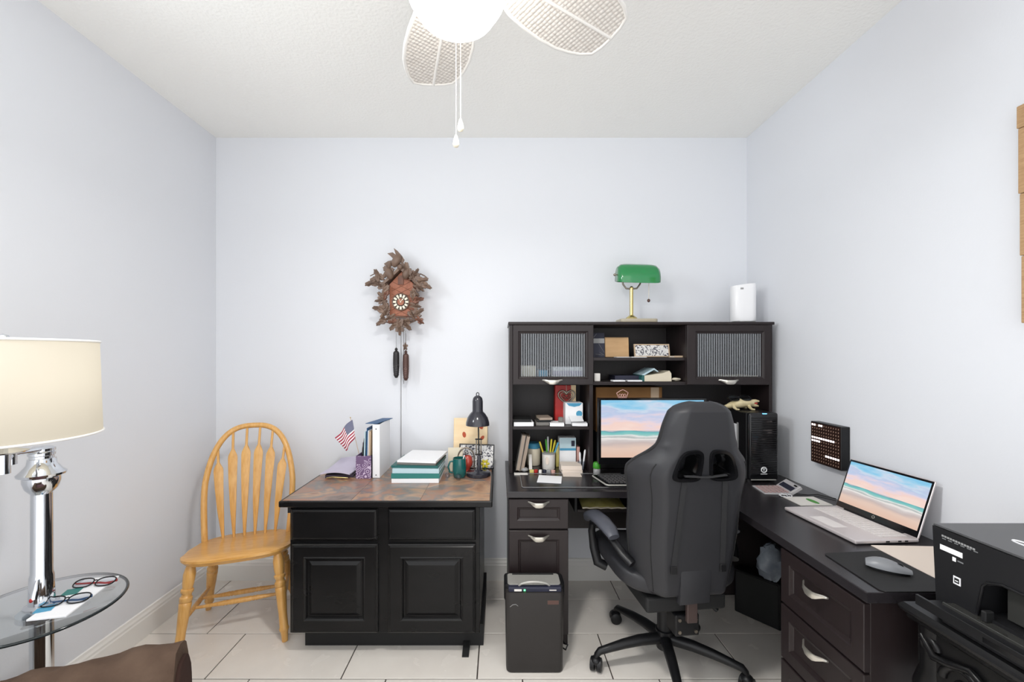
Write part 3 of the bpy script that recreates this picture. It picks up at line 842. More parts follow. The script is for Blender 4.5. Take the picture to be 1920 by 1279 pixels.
# seat
bm = nb()
def seat_pt(a, b):
    t = 2*PI*a; c, s = math.cos(t), math.sin(t)
    zz = -1 + 2*b
    k = max(0.0, 1-abs(zz)**5)**0.28
    xx = 0.268*math.copysign(abs(c)**0.45, c)*k; yy = 0.055 + 0.255*math.copysign(abs(s)**0.45, s)*k
    return V(xx, yy, 0.455 + 0.052*zz + 0.035*(xx/0.268)**2 + 0.012*max(0, yy))
rows_ = []
for b in range(13):
    bb = b/12
    rows_.append([bm.verts.new(seat_pt(i/40, bb)) for i in range(40)])
for A, B in zip(rows_, rows_[1:]):
    for k in range(40): bm.faces.new((A[k], A[(k+1) % 40], B[(k+1) % 40], B[k]))
bm.faces.new(rows_[0][::-1]); bm.faces.new(rows_[-1])
mesh('seat', bm, 'leather', gc, 60)
bm = nb(); box(bm, -0.175, 0.175, -0.19, 0.22, 0.352, 0.415, 0.01, 2); mesh('seat_base', bm, 'black_matte', gc)
bm = nb(); box(bm, -0.055, 0.05, -0.20, -0.12, 0.255, 0.345, 0.006, 2)
mc_ = mesh('recline_hinge', bm, 'black_plastic', gc)
for a in (-0.038, 0.033):
    for b in (0.275, 0.325): mesh('bolt', cyl(nb(), (a, -0.20, b), (a, -0.205, b), 0.007, seg=10), 'pewter', mc_)
bm = nb(); box(bm, -0.10, 0.10, -0.13, 0.14, 0.335, 0.376, 0.008, 2); mesh('tilt_mechanism', bm, 'black_plastic', gc)
mesh('lever', tube(nb(), [(0.08, -0.05, 0.345), (0.14, -0.06, 0.335), (0.20, -0.09, 0.285)], [0.007, 0.006, 0.010], 8), 'black_plastic', gc, 50)
mesh('gas_lift', lathe(nb(), [(0, 0.075), (0.036, 0.075), (0.036, 0.15), (0.040, 0.152), (0.040, 0.16), (0.032, 0.162), (0.032, 0.34), (0, 0.34)], (0, 0, 0), 24), 'black_plastic', gc, 40)
for k in range(5):
    a = RD(188 - 6 + 72*k)
    c, s = math.cos(a), math.sin(a)
    path = [(0.028, 0.120), (0.12, 0.118), (0.20, 0.108), (0.262, 0.096), (0.312, 0.086), (0.326, 0.072), (0.330, 0.058)]
    rad = [0.026, 0.024, 0.021, 0.018, 0.016, 0.013, 0.011]
    lg = mesh('base_arm', tube(nb(), [(r*c, r*s, z) for r, z in path], rad, 10), 'black_plastic', gc, 50)
    cxx, cyy = 0.330*c, 0.330*s
    hd = a + (0.8 if k % 2 else -0.5)
    ax = V(math.cos(hd), math.sin(hd), 0)
    bm = nb()
    for o in (-1, 1):
        p = V(cxx, cyy, 0.029) + ax*0.015*o
        turned(bm, p - ax*0.011, p + ax*0.011, [(0, 0.022), (0.15, 0.0285), (0.85, 0.0285), (1, 0.022)], 18)
    cyl(bm, V(cxx, cyy, 0.029) - ax*0.01, V(cxx, cyy, 0.029) + ax*0.01, 0.013)
    cs_ = mesh('castor', bm, 'black_plastic', gc, 40)
    bm = nb(); ell(bm, (cxx, cyy, 0.046), (0.026, 0.026, 0.018), 14, 8)
    mesh('castor_hood', bm, 'black_plastic', cs_, 50)
# arms
for s in (-1, 1):
    pad = [(s*0.278, -0.095, 0.634), (s*0.284, -0.06, 0.654), (s*0.292, 0.02, 0.664), (s*0.299, 0.10, 0.660), (s*0.302, 0.155, 0.640), (s*0.301, 0.18, 0.612)]
    bm = nb(); tube(bm, pad, [0.026, 0.036, 0.040, 0.040, 0.036, 0.024], 14, flat=0.62)
    ar = mesh('armrest', bm, 'leather_side', gc, 60, label='padded charcoal armrest')
    loop = [(s*0.225, -0.165, 0.550), (s*0.248, -0.13, 0.572), (s*0.280, -0.05, 0.620), (s*0.294, 0.05, 0.636), (s*0.300, 0.12, 0.618), (s*0.300, 0.14, 0.57), (s*0.292, 0.13, 0.49), (s*0.280, 0.11, 0.430), (s*0.24, 0.10, 0.412)]
    bm = nb(); tube(bm, loop, [0.022, 0.023, 0.020, 0.018, 0.018, 0.018, 0.021, 0.024, 0.022], 12, flat=0.75)
    mesh('arm_bracket', bm, 'black_plastic', ar, 50)

# ------------------------------------------------------------------ floor lamp with glass table
LX, LY, TZ = -1.505, 1.385, 0.600
lamp = thing('floor_lamp', 'chrome swing-arm floor lamp with cream drum shade and round glass table', 'floor lamp', (LX, LY, 0))
mesh('base', lathe(nb(), [(0, 0.0), (0.14, 0.0), (0.145, 0.012), (0.12, 0.026), (0.05, 0.035), (0.036, 0.05), (0, 0.05)], (LX, LY, 0), 36), 'chrome', lamp, 40)
mesh('lower_pole', cyl(nb(), (LX, LY, 0.04), (LX, LY, TZ-0.005), 0.029, seg=28), 'chrome', lamp, 40)
mesh('table_collar', lathe(nb(), [(0, TZ-0.03), (0.06, TZ-0.03), (0.06, TZ-0.012), (0.0, TZ-0.012)], (LX, LY, 0), 28), 'chrome', lamp, 40)
gt_ = mesh('glass_table_top', lathe(nb(), [(0, TZ-0.010), (0.209, TZ-0.010), (0.212, TZ-0.008), (0.212, TZ-0.002), (0.209, TZ), (0, TZ)], (LX, LY, 0), 64), 'glass', lamp, 40, label='round clear glass table top')
mesh('glass_rim', tube(nb(), [(LX + 0.212*math.cos(2*PI*k/64), LY + 0.212*math.sin(2*PI*k/64), TZ-0.005) for k in range(64)], 0.0048, 8, closed=True), 'glass_edge', gt_, 60)
mesh('pole', lathe(nb(), [(0, TZ), (0.044, TZ), (0.044, TZ+0.006), (0.032, TZ+0.012), (0.030, TZ+0.10), (0.027, TZ+0.11), (0.026, 0.985), (0, 0.985)], (LX, LY, 0), 28), 'chrome', lamp, 40)
mesh('urn_cap', lathe(nb(), [(0, 0.97), (0.026, 0.97), (0.030, 0.975), (0.040, 0.988), (0.046, 1.010), (0.046, 1.024), (0.058, 1.030), (0.060, 1.037), (0.050, 1.046), (0.036, 1.066), (0.034, 1.085), (0.030, 1.086), (0.030, 1.094), (0.033, 1.096), (0.033, 1.104), (0.029, 1.106), (0.033, 1.110), (0.033, 1.118), (0.022, 1.124), (0, 1.126)], (LX, LY, 0), 28), 'chrome', lamp, 35)
sw = mesh('dimmer_switch', tube(nb(), [(LX+0.018, LY-0.03, TZ+0.10), (LX+0.02, LY-0.036, TZ+0.075), (LX+0.02, LY-0.042, TZ+0.045)], [0.004, 0.009, 0.011], 10), 'chrome', lamp, 50)
ell_b = nb(); ell(ell_b, (LX+0.02, LY-0.050, TZ+0.045), (0.005, 0.005, 0.007), 10, 6)
mesh('switch_knob', ell_b, 'red', sw, 60)
SX, SY = X(6, 1.20), 1.20
arm = mesh('swing_arm', tube(nb(), [(LX+0.012, LY, 1.117), (LX+0.035, LY-0.115, 1.125)], 0.008, 10), 'chrome', lamp, 50)
mesh('swing_joint', cyl(nb(), (LX+0.038, LY-0.12, 1.095), (LX+0.038, LY-0.12, 1.145), 0.013, seg=18), 'chrome', arm, 40)
mesh('swing_joint', cyl(nb(), (SX, SY, 1.085), (SX, SY, 1.145), 0.015, seg=18), 'chrome', arm, 40)
mesh('swing_link', tube(nb(), [(LX+0.038, LY-0.12, 1.122), (SX, SY, 1.115)], 0.008, 10), 'chrome', arm, 50)
mesh('socket_plate', lathe(nb(), [(0, 1.145), (0.050, 1.145), (0.053, 1.149), (0.03, 1.155), (0.012, 1.160), (0.012, 1.25), (0.02, 1.252), (0.02, 1.29), (0, 1.29)], (SX, SY, 0), 24), 'chrome', lamp, 40)
bm = nb()
for s, rr, z0_, z1_ in ((0, 0.262, 1.226, 1.455),):
    a = [bm.verts.new((SX + 0.208*math.cos(2*PI*k/64), SY + 0.208*math.sin(2*PI*k/64), 1.188)) for k in range(64)]
    b = [bm.verts.new((SX + 0.200*math.cos(2*PI*k/64), SY + 0.200*math.sin(2*PI*k/64), 1.466)) for k in range(64)]
    for k in range(64): bm.faces.new((a[k], a[(k+1) % 64], b[(k+1) % 64], b[k]))
shd = mesh('lamp_shade', bm, 'shade', lamp, 60, label='cream linen drum shade')
sm = shd.modifiers.new('thick', 'SOLIDIFY'); sm.thickness = 0.0025
for zz, rr in ((1.189, 0.2085), (1.465, 0.2005)):
    mesh('shade_trim', tube(nb(), [(SX + rr*math.cos(2*PI*k/64), SY + rr*math.sin(2*PI*k/64), zz) for k in range(64)], 0.0035, 8, closed=True), 'white_paint', shd, 60)
bm = nb()
for k in range(3):
    a = 2*PI*k/3 + 0.4
    cyl(bm, (SX, SY, 1.460), (SX + 0.200*math.cos(a), SY + 0.200*math.sin(a), 1.460), 0.002, seg=6)
mesh('shade_spider', bm, 'chrome', shd)
mesh('finial', lathe(nb(), [(0, 1.44), (0.006, 1.44), (0.006, 1.462), (0.012, 1.465), (0.014, 1.473), (0.011, 1.480), (0, 1.484)], (SX, SY, 0), 18), 'chrome', lamp, 50)
ell_b = nb(); ell(ell_b, (SX, SY, 1.33), (0.028, 0.028, 0.038), 16, 10)
MT['lamp_bulb'] = pm('lamp_bulb', (255, 240, 214), 0.4, emit=((255, 240, 214), 6.0))
mesh('light_bulb', ell_b, 'lamp_bulb', lamp, 60)
# things lying on the glass
bm = nb()
pad_c, pad_a = V(-1.436, 1.432, TZ+0.001), RD(12)
Mp = Matrix.Translation(pad_c) @ Matrix.Rotation(pad_a, 4, 'Z')
box(bm, -0.052, 0.052, -0.125, 0.122, 0, 0.006, 0.001, M=Mp)
single('white_notepad', bm, 'paper', 'narrow white notepad lying on the round glass table', 'notepad')
def glasses(label, M, temple, w=0.062, lens='lens', frame='black_gloss', group=None, folded=True, name='eyeglasses'):
    g = thing(name, label, 'eyeglasses', M.translation, 0, group)
    c = M
    for s in (-1, 1):
        pts = []
        for k in range(24):
            t = 2*PI*k/24
            x = s*0.034 + 0.029*math.copysign(abs(math.cos(t))**0.8, math.cos(t)); z = 0.021 + 0.020*math.copysign(abs(math.sin(t))**0.8, math.sin(t))
            pts.append(c @ V(x, 0, z))
        mesh('rim', tube(nb(), pts, 0.0022, 6, closed=True), frame, g, 60)
        bm = nb(); bm.faces.new([bm.verts.new(p) for p in pts]); mesh('lens', bm, lens, g)
        a = s*0.064
        if folded: tp = [c @ V(a, 0, 0.028), c @ V(a, 0.008, 0.028), c @ V(-s*0.01, 0.012 + 0.004*s, 0.026), c @ V(-s*0.05, 0.013 + 0.004*s, 0.018)]
        else: tp = [c @ V(a, 0, 0.028), c @ V(a, 0.05, 0.028), c @ V(a, 0.10, 0.026), c @ V(a, 0.135, 0.012)]
        tm = mesh('temple', tube(nb(), tp, [0.003, 0.003, 0.0035, 0.0042], 8, flat=0.6), temple, g, 60)
    mesh('bridge', tube(nb(), [c @ V(-0.006, 0, 0.028), c @ V(0, 0, 0.031), c @ V(0.006, 0, 0.028)], 0.002, 6), frame, g, 60)
    return g
Mg = lambda x, y, z, a, tilt: Matrix.Translation((x, y, z)) @ Matrix.Rotation(a, 4, 'Z') @ Matrix.Rotation(tilt, 4, 'X')
g1 = glasses('dark-rimmed glasses with blue temples, nearer pair on the notepad', Mg(-1.425, 1.372, TZ+0.0095, RD(18), RD(-72)), 'blue')
g2 = glasses('dark-rimmed glasses with red temples, farther pair on the notepad', Mg(-1.438, 1.480, TZ+0.0095, RD(10), RD(-72)), 'red')
for (x, y, a, m_, nm) in ((-1.462, 1.355, 25, 'sky_blue', 'blue cleaning cloth beside the nearer glasses'), (-1.474, 1.452, 20, 'teal', 'teal cleaning cloth between the two pairs of glasses')):
    bm = nb(); M = Matrix.Translation((x, y, TZ+0.0075)) @ Matrix.Rotation(RD(a), 4, 'Z'); box(bm, -0.022, 0.022, -0.02, 0.02, 0, 0.0016, M=M)
    single('cleaning_cloth', bm, m_, nm, 'cloth')

# ------------------------------------------------------------------ brown armchair, its arm in the frame
fd = V(0.925, 0.38, 0).normalized(); sd = V(0.38, -0.925, 0)      # facing, and towards the seat
A0 = V(-0.905, 1.195, 0)
ac = thing('armchair', 'brown plush armchair with rounded arm and maroon seat', 'armchair', (-1.15, 0.72, 0))
Mac = Matrix(((fd.x, sd.x, 0, A0.x), (fd.y, sd.y, 0, A0.y), (0, 0, 1, 0), (0, 0, 0, 1)))
def padded_arm(v0):
    bm = nb(); loops = []
    n = 26
    for i in range(n+1):
        t = i/n; u = -0.78 + 0.78*t
        e = (1-max(0, (t-0.90)/0.10)**2)**0.5 if t > 0.90 else 1
        e = 0.72 + 0.28*e
        L_ = []
        for k in range(20):
            a = 2*PI*k/20
            c, s = math.cos(a), math.sin(a)
            x = 0.085*math.copysign(abs(c)**0.7, c)*(0.9+0.1*e); z = 0.335 + 0.255*math.copysign(abs(s)**0.55, s)*(0.94+0.06*e)
            wob = 0.007*math.sin(u*31 + k*1.9) + 0.005*math.sin(u*57 - k*0.9 + v0*9)
            if s < -0.5: z = 0.085
            L_.append(bm.verts.new(Mac @ V(u, v0 + x + wob*0.6, z + (wob if s > -0.5 else 0) + 0.015*t)))
        loops.append(L_)
    for A, B in zip(loops, loops[1:]):
        for k in range(20): bm.faces.new((A[k], A[(k+1) % 20], B[(k+1) % 20], B[k]))
    bm.faces.new(loops[0][::-1]); bm.faces.new(loops[-1])
    a_ = mesh('arm', bm, 'brown_fabric', ac, 70)
    bm = nb()
    poly = [(v0 + 0.072*math.copysign(abs(math.cos(t))**0.7, math.cos(t)), 0.335 + 0.228*math.copysign(abs(math.sin(t))**0.6, math.sin(t))) for t in [2*PI*k/28 for k in range(28)]]
    prism(bm, [(p, max(q, 0.095)) for p, q in poly], -0.004, 0.010, 'yz', bev=0.004, M=Mac)
    mesh('arm_panel', bm, 'brown_panel', a_, 40)
padded_arm(0.0); padded_arm(0.72)
mesh('frame', box(nb(), -0.80, -0.03, 0.08, 0.64, 0.08, 0.28, 0.02, 2, M=Mac), 'brown_fabric', ac)
mesh('seat_cushion', box(nb(), -0.62, 0.045, 0.02, 0.70, 0.285, 0.475, 0.05, 3, M=Mac), 'maroon', ac, 60)
mesh('backrest', box(nb(), -0.86, -0.62, -0.06, 0.78, 0.15, 0.62, 0.07, 3, M=Mac), 'brown_fabric', ac, 60)
for u in (-0.74, -0.1):
    for v in (0.0, 0.72): mesh('foot', lathe(nb(), [(0, 0), (0.02, 0), (0.028, 0.09), (0, 0.09)], Mac @ V(u, v, 0), 14), 'black_plastic', ac, 40)

pm('carved_dark', (58, 44, 36), 0.5)
# ------------------------------------------------------------------ cuckoo clock
KX, KY, KD = X(751, 2.56), 2.56, 2.66
ck = thing('cuckoo_clock', 'carved wooden cuckoo clock with bird crest, leaves and two pinecone weights', 'clock', (KX, YB, Z(628, 2.6)))
def kx(px): return X(px, 2.56)
def kz(py): return Z(py, 2.56)
mesh('case', prism(nb(), [(kx(729), kz(592)), (kx(775), kz(592)), (kx(775), kz(532)), (kx(752), kz(508)), (kx(729), kz(532))], 2.575, YB-0.001, 'xz', bev=0.002), 'clock_wood', ck)
# lattice lines scored into the face
bm = nb()
for k in range(5):
    z = kz(536 + 12*k)
    for s in (-1, 1):
        a, b = V(kx(733), 2.575, z - s*0.03), V(kx(770), 2.575, z + s*0.03)
        tube(bm, [a, b], 0.0012, 4)
mesh('lattice', bm, 'carved_red', ck, kind='stuff')
dcx, dcz = kx(751), kz(566)
dial = mesh('dial', prism(nb(), circ((dcx, dcz), 0.050, 32), 2.566, 2.576, 'xz', bev=0.002), 'carved_dark', ck)
mesh('dial_ring', tube(nb(), [(x, 2.565, z) for x, z in circ((dcx, dcz), 0.050, 40)], 0.003, 8, closed=True), 'carved', dial, 60)
mesh('dial_center', prism(nb(), circ((dcx, dcz), 0.021, 24), 2.561, 2.567, 'xz'), 'clock_wood', dial)
for k in range(12):
    a = RD(90 - 30*k)
    M = Matrix.Translation((dcx + 0.037*math.cos(a), 2.564, dcz + 0.037*math.sin(a))) @ Matrix.Rotation(-a, 4, 'Y')
    mesh('numeral_plate', box(nb(), -0.0095, 0.0095, -0.002, 0.002, -0.0062, 0.0062, 0.001, M=M), 'ivory', dial)
for ang, ln in ((118, 0.040), (48, 0.030)):
    a = RD(ang)
    tip = V(dcx + ln*math.cos(a), 2.558, dcz + ln*math.sin(a)); b0 = V(dcx - 0.006*math.cos(a), 2.558, dcz - 0.006*math.sin(a))
    mesh('hand', turned(nb(), b0, tip, [(0, 0.0018), (0.5, 0.0018), (0.75, 0.0045), (1, 0.0006)], 8), 'ivory', dial, 50)
# roof boards
for s in (-1, 1):
    a, b = V(kx(751), 0, kz(503)), V(kx(751 + s*36), 0, kz(536))
    n = V(-(b-a).z, 0, (b-a).x).normalized()*0.008
    prism_ = nb(); prism(prism_, [(a.x-n.x, a.z-n.z), (b.x-n.x, b.z-n.z), (b.x+n.x, b.z+n.z), (a.x+n.x, a.z+n.z)], 2.545, YB-0.001, 'xz')
    mesh('roof_board', prism_, 'carved', ck)
def leaf(c, ang, s, y, lobes=3, mat='carved', sharp=0.55, nm='carved_leaf', tilt=0.0):
    """pointed, lobed leaf with a raised midrib, standing on the face of the clock"""
    bm = nb(); n = lobes*12
    pts = []
    for k in range(n):
        t = 2*PI*k/n
        r = (0.50 + 0.50*abs(math.cos(t*lobes/2))**1.1) * (1 + 0.09*math.sin(t*lobes*4))
        x = 1.15*r*math.cos(t); z = 0.72*r*math.sin(t)
        pts.append((x*s, z*s))
    M = Matrix.Translation((c[0], y, c[1])) @ Matrix.Rotation(-ang, 4, 'Y') @ Matrix.Rotation(tilt, 4, 'X')
    A = [bm.verts.new(M @ V(p[0], 0.004, p[1])) for p in pts]
    B = [bm.verts.new(M @ V(p[0]*0.97, -0.006, p[1]*0.97)) for p in pts]
    C = [bm.verts.new(M @ V(p[0]*0.55, -0.016 + 0.010*abs(math.sin(2*PI*i/n)), p[1]*0.45)) for i, p in enumerate(pts)]
    for P, Q in ((A, B), (B, C)):
        for k in range(n): bm.faces.new((P[k], P[(k+1) % n], Q[(k+1) % n], Q[k]))
    ce = bm.verts.new(M @ V(0, -0.020, 0))
    for k in range(n): bm.faces.new((C[k], C[(k+1) % n], ce))
    bm.faces.new(A[::-1])
    return mesh(nm, bm, mat, ck, 30)
LV = [(728, 509, 75, .040), (711, 519, 120, .034), (700, 530, 200, .036), (716, 537, 160, .028), (724, 543, 250, .030), (718, 556, 140, .026), (716, 563, 190, .030), (714, 580, 170, .032), (722, 588, 230, .026), (733, 596, 200, .028), (716, 603, 215, .028), (765, 508, 100, .036), (778, 517, 60, .034), (790, 526, 10, .032), (800, 537, -25, .026), (786, 539, 320, .030), (778, 549, -40, .026), (784, 563, 10, .028), (779, 574, -10, .028), (784, 586, 30, .030), (772, 590, -60, .026), (788, 601, -40, .024), (741, 610, 225, .030), (762, 610, 315, .030), (751, 616, 270, .032), (724, 552, 260, .028), (723, 571, 100, .028), (727, 584, 240, .024), (776, 556, 280, .024), (738, 604, 180, .026), (764, 602, 10, .026), (751, 607, 260, .03)]
for i, (px, py, an, s) in enumerate(LV):
    leaf((kx(px), kz(py)), RD(an), s*1.22, 2.555 - 0.018*((i*37 % 10)/10), 3 if i % 3 else 5, 'carved_red' if i % 4 == 1 and i > 14 else 'carved', tilt=0.3*math.sin(i*2.1))
# curling twigs
def twig(pts, r=0.005, y=2.57):
    P = [V(kx(a), y, kz(b)) for a, b in pts]
    Q = []
    for i in range(len(P)-1):
        for t in range(4): Q.append(P[i].lerp(P[i+1], t/4))
    Q.append(P[-1])
    return mesh('carved_twig', tube(nb(), Q, [r*(1-0.5*i/len(Q)) for i in range(len(Q))], 8), 'carved', ck, 60)
twig([(722, 527), (712, 516), (701, 513), (693, 517)]); twig([(726, 532), (708, 531), (696, 533), (688, 535)], 0.007)
twig([(776, 524), (788, 513), (796, 517), (802, 522)]); twig([(775, 530), (790, 534), (799, 536), (805, 534)], 0.007)
twig([(722, 585), (714, 592), (716, 601), (724, 604), (735, 604)]); twig([(716, 603), (712, 607)], 0.007)
twig([(744, 607), (765, 606), (778, 601), (790, 591)], 0.007); twig([(783, 600), (791, 605), (787, 608)], 0.006)
twig([(736, 596), (746, 594), (756, 595), (766, 597)], 0.006)
# two fledglings in the gable and the grown bird on top
for px, py, s in ((731, 514, -1), (763, 514, 1)):
    bm = nb(); ell(bm, (kx(px), 2.545, kz(py)), (0.024, 0.024, 0.036), 14, 10, Matrix.Rotation(s*0.35, 3, 'Y'))
    mesh('fledgling', bm, 'carved', ck, 60)
bm = nb(); ell(bm, (kx(744), 2.555, kz(489)), (0.026, 0.024, 0.045), 16, 12, Matrix.Rotation(0.5, 3, 'Y'))
ell(bm, (kx(751), 2.548, kz(502)), (0.018, 0.018, 0.018), 12, 8)
bird = mesh('crest_bird', bm, 'carved', ck, 60)
def feather(pts, y0=2.56, y1=2.574):
    bm = nb(); prism(bm, [(kx(a), kz(b)) for a, b in pts], y0, y1, 'xz', bev=0.002)
    return mesh('wing', bm, 'carved', bird)
feather([(738, 465), (745, 470), (753, 479), (758, 487), (755, 493), (747, 491), (743, 481)])
feather([(726, 475), (736, 473), (744, 479), (748, 490), (740, 488), (732, 480)])
feather([(719, 494), (727, 489), (737, 487), (746, 491), (744, 497), (732, 497), (724, 500)], 2.566, 2.58)
mesh('tail', prism(nb(), [(kx(748), kz(495)), (kx(756), kz(492)), (kx(763), kz(504)), (kx(757), kz(508))], 2.56, 2.572, 'xz'), 'carved', bird)
bm = nb(); tube(bm, [V(kx(751), 2.548, kz(502)), V(kx(752), 2.532, kz(507))], [0.007, 0.001], 8); mesh('beak', bm, 'carved_red', bird, 60)
mesh('cuckoo_door', box(nb(), kx(745), kx(756), 2.571, 2.576, kz(533), kz(516), 0.001), 'carved_red', ck)
# weights and chains
for px, y0_, y1_, m_ in ((743, 652, 709, 'iron'), (761, 657, 714, 'bronze')):
    xx, yy = X(px, 2.6), 2.6
    zt, zb = Z(y0_, yy), Z(y1_, yy)
    h_ = zt - zb
    prof = [(0, zb), (0.008, zb+0.002), (0.016, zb+0.018)]
    nr = 13
    for k in range(nr):
        z = zb + 0.022 + (h_*0.74)*k/nr
        r = 0.0205*(1-abs((k-nr*0.55)/nr)**2.6*0.9)
        prof += [(r, z), (r*0.93, z + h_*0.74/nr*0.7)]
    prof += [(0.012, zt-0.022), (0.006, zt-0.018), (0.010, zt-0.012), (0.008, zt-0.006), (0.003, zt), (0, zt)]
    wt = mesh('pinecone_weight', lathe(nb(), prof, (xx, yy, 0), 18), m_, ck, 35, label='dark iron pinecone weight' if m_ == 'iron' else 'bronze-tinted pinecone weight')
    mesh('chain', tube(nb(), [(xx, yy, zt-0.002), (xx, yy, Z(625, yy))], 0.0014, 6), 'chain', ck)
leaf((X(761, 2.59), Z(650, 2.59)), RD(90), 0.022, 2.578, 5, nm='pendulum_leaf')
mesh('pendulum_rod', tube(nb(), [(X(761, 2.59), 2.575, Z(650, 2.59)), (X(761, 2.59), 2.58, Z(620, 2.59))], 0.0015, 6), 'chain', ck)
for px, py in ((752, 862), (757, 720)):
    mesh('chain', tube(nb(), [(X(px, 2.64), 2.64, Z(622, 2.64)), (X(px, 2.64), 2.64, Z(py, 2.64))], 0.0022, 6), 'chain', ck)

# ------------------------------------------------------------------ things on the black cabinet
def book(name, label, cat, c, s, rotz=0.0, cover='navy', pages='paper', tilt=None, spine='-y', group=None, board=0.0025):
    """a closed book lying flat (or tilted by a matrix): two boards and a spine around a page block; c = base centre"""
    b = thing(name, label, cat, c, 0, group)
    M = Matrix.Translation(c) @ Matrix.Rotation(rotz, 4, 'Z')
    if tilt is not None: M = M @ tilt
    w, d, h = s
    bm = nb(); bb = board
    box(bm, -w/2, w/2, -d/2, d/2, 0, bb, M=M); box(bm, -w/2, w/2, -d/2, d/2, h-bb, h, M=M)
    if spine == '-x': box(bm, -w/2, -w/2+bb, -d/2, d/2, bb, h-bb, M=M)
    elif spine == 'x': box(bm, w/2-bb, w/2, -d/2, d/2, bb, h-bb, M=M)
    elif spine == 'y': box(bm, -w/2, w/2, d/2-bb, d/2, bb, h-bb, M=M)
    else: box(bm, -w/2, w/2, -d/2, -d/2+bb, bb, h-bb, M=M)
    bmesh.ops.remove_doubles(bm, verts=bm.verts[:], dist=1e-5)
    mesh('cover', bm, cover, b)
    i = 0.004
    mesh('pages', box(nb(), -w/2+(bb if spine == '-x' else i), w/2-(bb if spine == 'x' else i), -d/2+(bb if spine == '-y' else i), d/2-(bb if spine == 'y' else i), bb, h-bb, M=M), pages, b)
    return b
def sheet(name, label, cat, c, s, rotz=0.0, mat='paper', tilt=None, group=None, curl=0.0):
    """a sheet or pad of paper: slightly curled slab"""
    M = Matrix.Translation(c) @ Matrix.Rotation(rotz, 4, 'Z')
    if tilt is not None: M = M @ tilt
    bm = nb(); n = 6
    w, d, h = s
    lo = [[bm.verts.new(M @ V(-w/2 + w*i/n, -d/2 + d*j/n, curl*((2*i/n-1)**2)*0.5 + curl*((2*j/n-1)**2)*0.5)) for i in range(n+1)] for j in range(n+1)]
    hi_ = [[bm.verts.new(v.co + M.to_3x3() @ V(0, 0, h)) for v in r_] for r_ in lo]
    for j in range(n):
        for i in range(n):
            bm.faces.new((lo[j][i], lo[j+1][i], lo[j+1][i+1], lo[j][i+1])); bm.faces.new((hi_[j][i], hi_[j][i+1], hi_[j+1][i+1], hi_[j+1][i]))
    for k in range(n):
        for A, B, C, D in ((lo[0][k], lo[0][k+1], hi_[0][k+1], hi_[0][k]), (lo[n][k+1], lo[n][k], hi_[n][k], hi_[n][k+1]), (lo[k+1][0], lo[k][0], hi_[k][0], hi_[k+1][0]), (lo[k][n], lo[k+1][n], hi_[k+1][n], hi_[k][n])):
            bm.faces.new((A, B, C, D))
    return single(name, bm, mat, label, cat, group=group)
C0 = CZ + 0.0008
# purple folder heap on the left
book('dark_notebook', 'thin dark purple notebook under the lavender folder', 'notebook', (-0.905, 2.435, C0), (0.15, 0.17, 0.016), RD(6), 'dark_purple', 'paper')
bm = nb()
def lav(a, b):
    x = -0.995 + 0.165*a + 0.028*b; y = 2.33 + 0.24*b
    return V(x, y, C0 + 0.021 + 0.03*b*b + 0.012*math.sin(PI*a)*(1-0.3*b))
P1 = grid(bm, lav, 10, 8)
P2 = [[bm.verts.new(v.co + V(0, 0, 0.006)) for v in r_] for r_ in P1]
for j in range(8):
    for i in range(10): bm.faces.new((P2[j][i], P2[j+1][i], P2[j+1][i+1], P2[j][i+1]))
for k in range(10):
    bm.faces.new((P1[0][k], P1[0][k+1], P2[0][k+1], P2[0][k])); bm.faces.new((P1[8][k], P1[8][k+1], P2[8][k+1], P2[8][k]))
for k in range(8):
    bm.faces.new((P1[k][0], P1[k+1][0], P2[k+1][0], P2[k][0])); bm.faces.new((P1[k][10], P1[k+1][10], P2[k+1][10], P2[k][10]))
single('lavender_folder', bm, 'paper_lavender', 'pale lavender folder bulging over the dark notebook', 'folder', smooth=60)
gl_ = tube(nb(), [(-0.955, 2.325, C0+0.005), (-0.92, 2.315, C0+0.013), (-0.87, 2.315, C0+0.010), (-0.84, 2.33, C0+0.004)], 0.0035, 8)
single('metal_clip', gl_, 'brass', 'bent brass-coloured clip in front of the lavender folder', 'clip', smooth=60)
# floral organiser box
ob = thing('organizer_box', 'purple floral magazine box with open top on the black cabinet', 'box', (-0.752, 2.385, C0))
bm = nb()
x0, x1, y0, y1, zt = -0.796, -0.712, 2.330, 2.45, 0.868
mesh('front_panel', box(nb(), x0, x1, y0, y0+0.004, C0, zt), 'floral', ob)
mesh('back_panel', box(nb(), x0, x1, y1-0.004, y1, C0, zt+0.05), 'purple', ob)
mesh('side_panel', box(nb(), x0, x0+0.004, y0+0.004, y1-0.004, C0, zt), 'purple', ob)
mesh('side_panel', box(nb(), x1-0.004, x1, y0+0.004, y1-0.004, C0, zt), 'dark_purple', ob)
mesh('bottom', box(nb(), x0+0.004, x1-0.004, y0+0.004, y1-0.004, C0, C0+0.004), 'purple', ob)
mesh('label_panel', box(nb(), x0+0.003, x0+0.045, y0-0.001, y0, zt-0.045, zt-0.002), 'purple', ob)
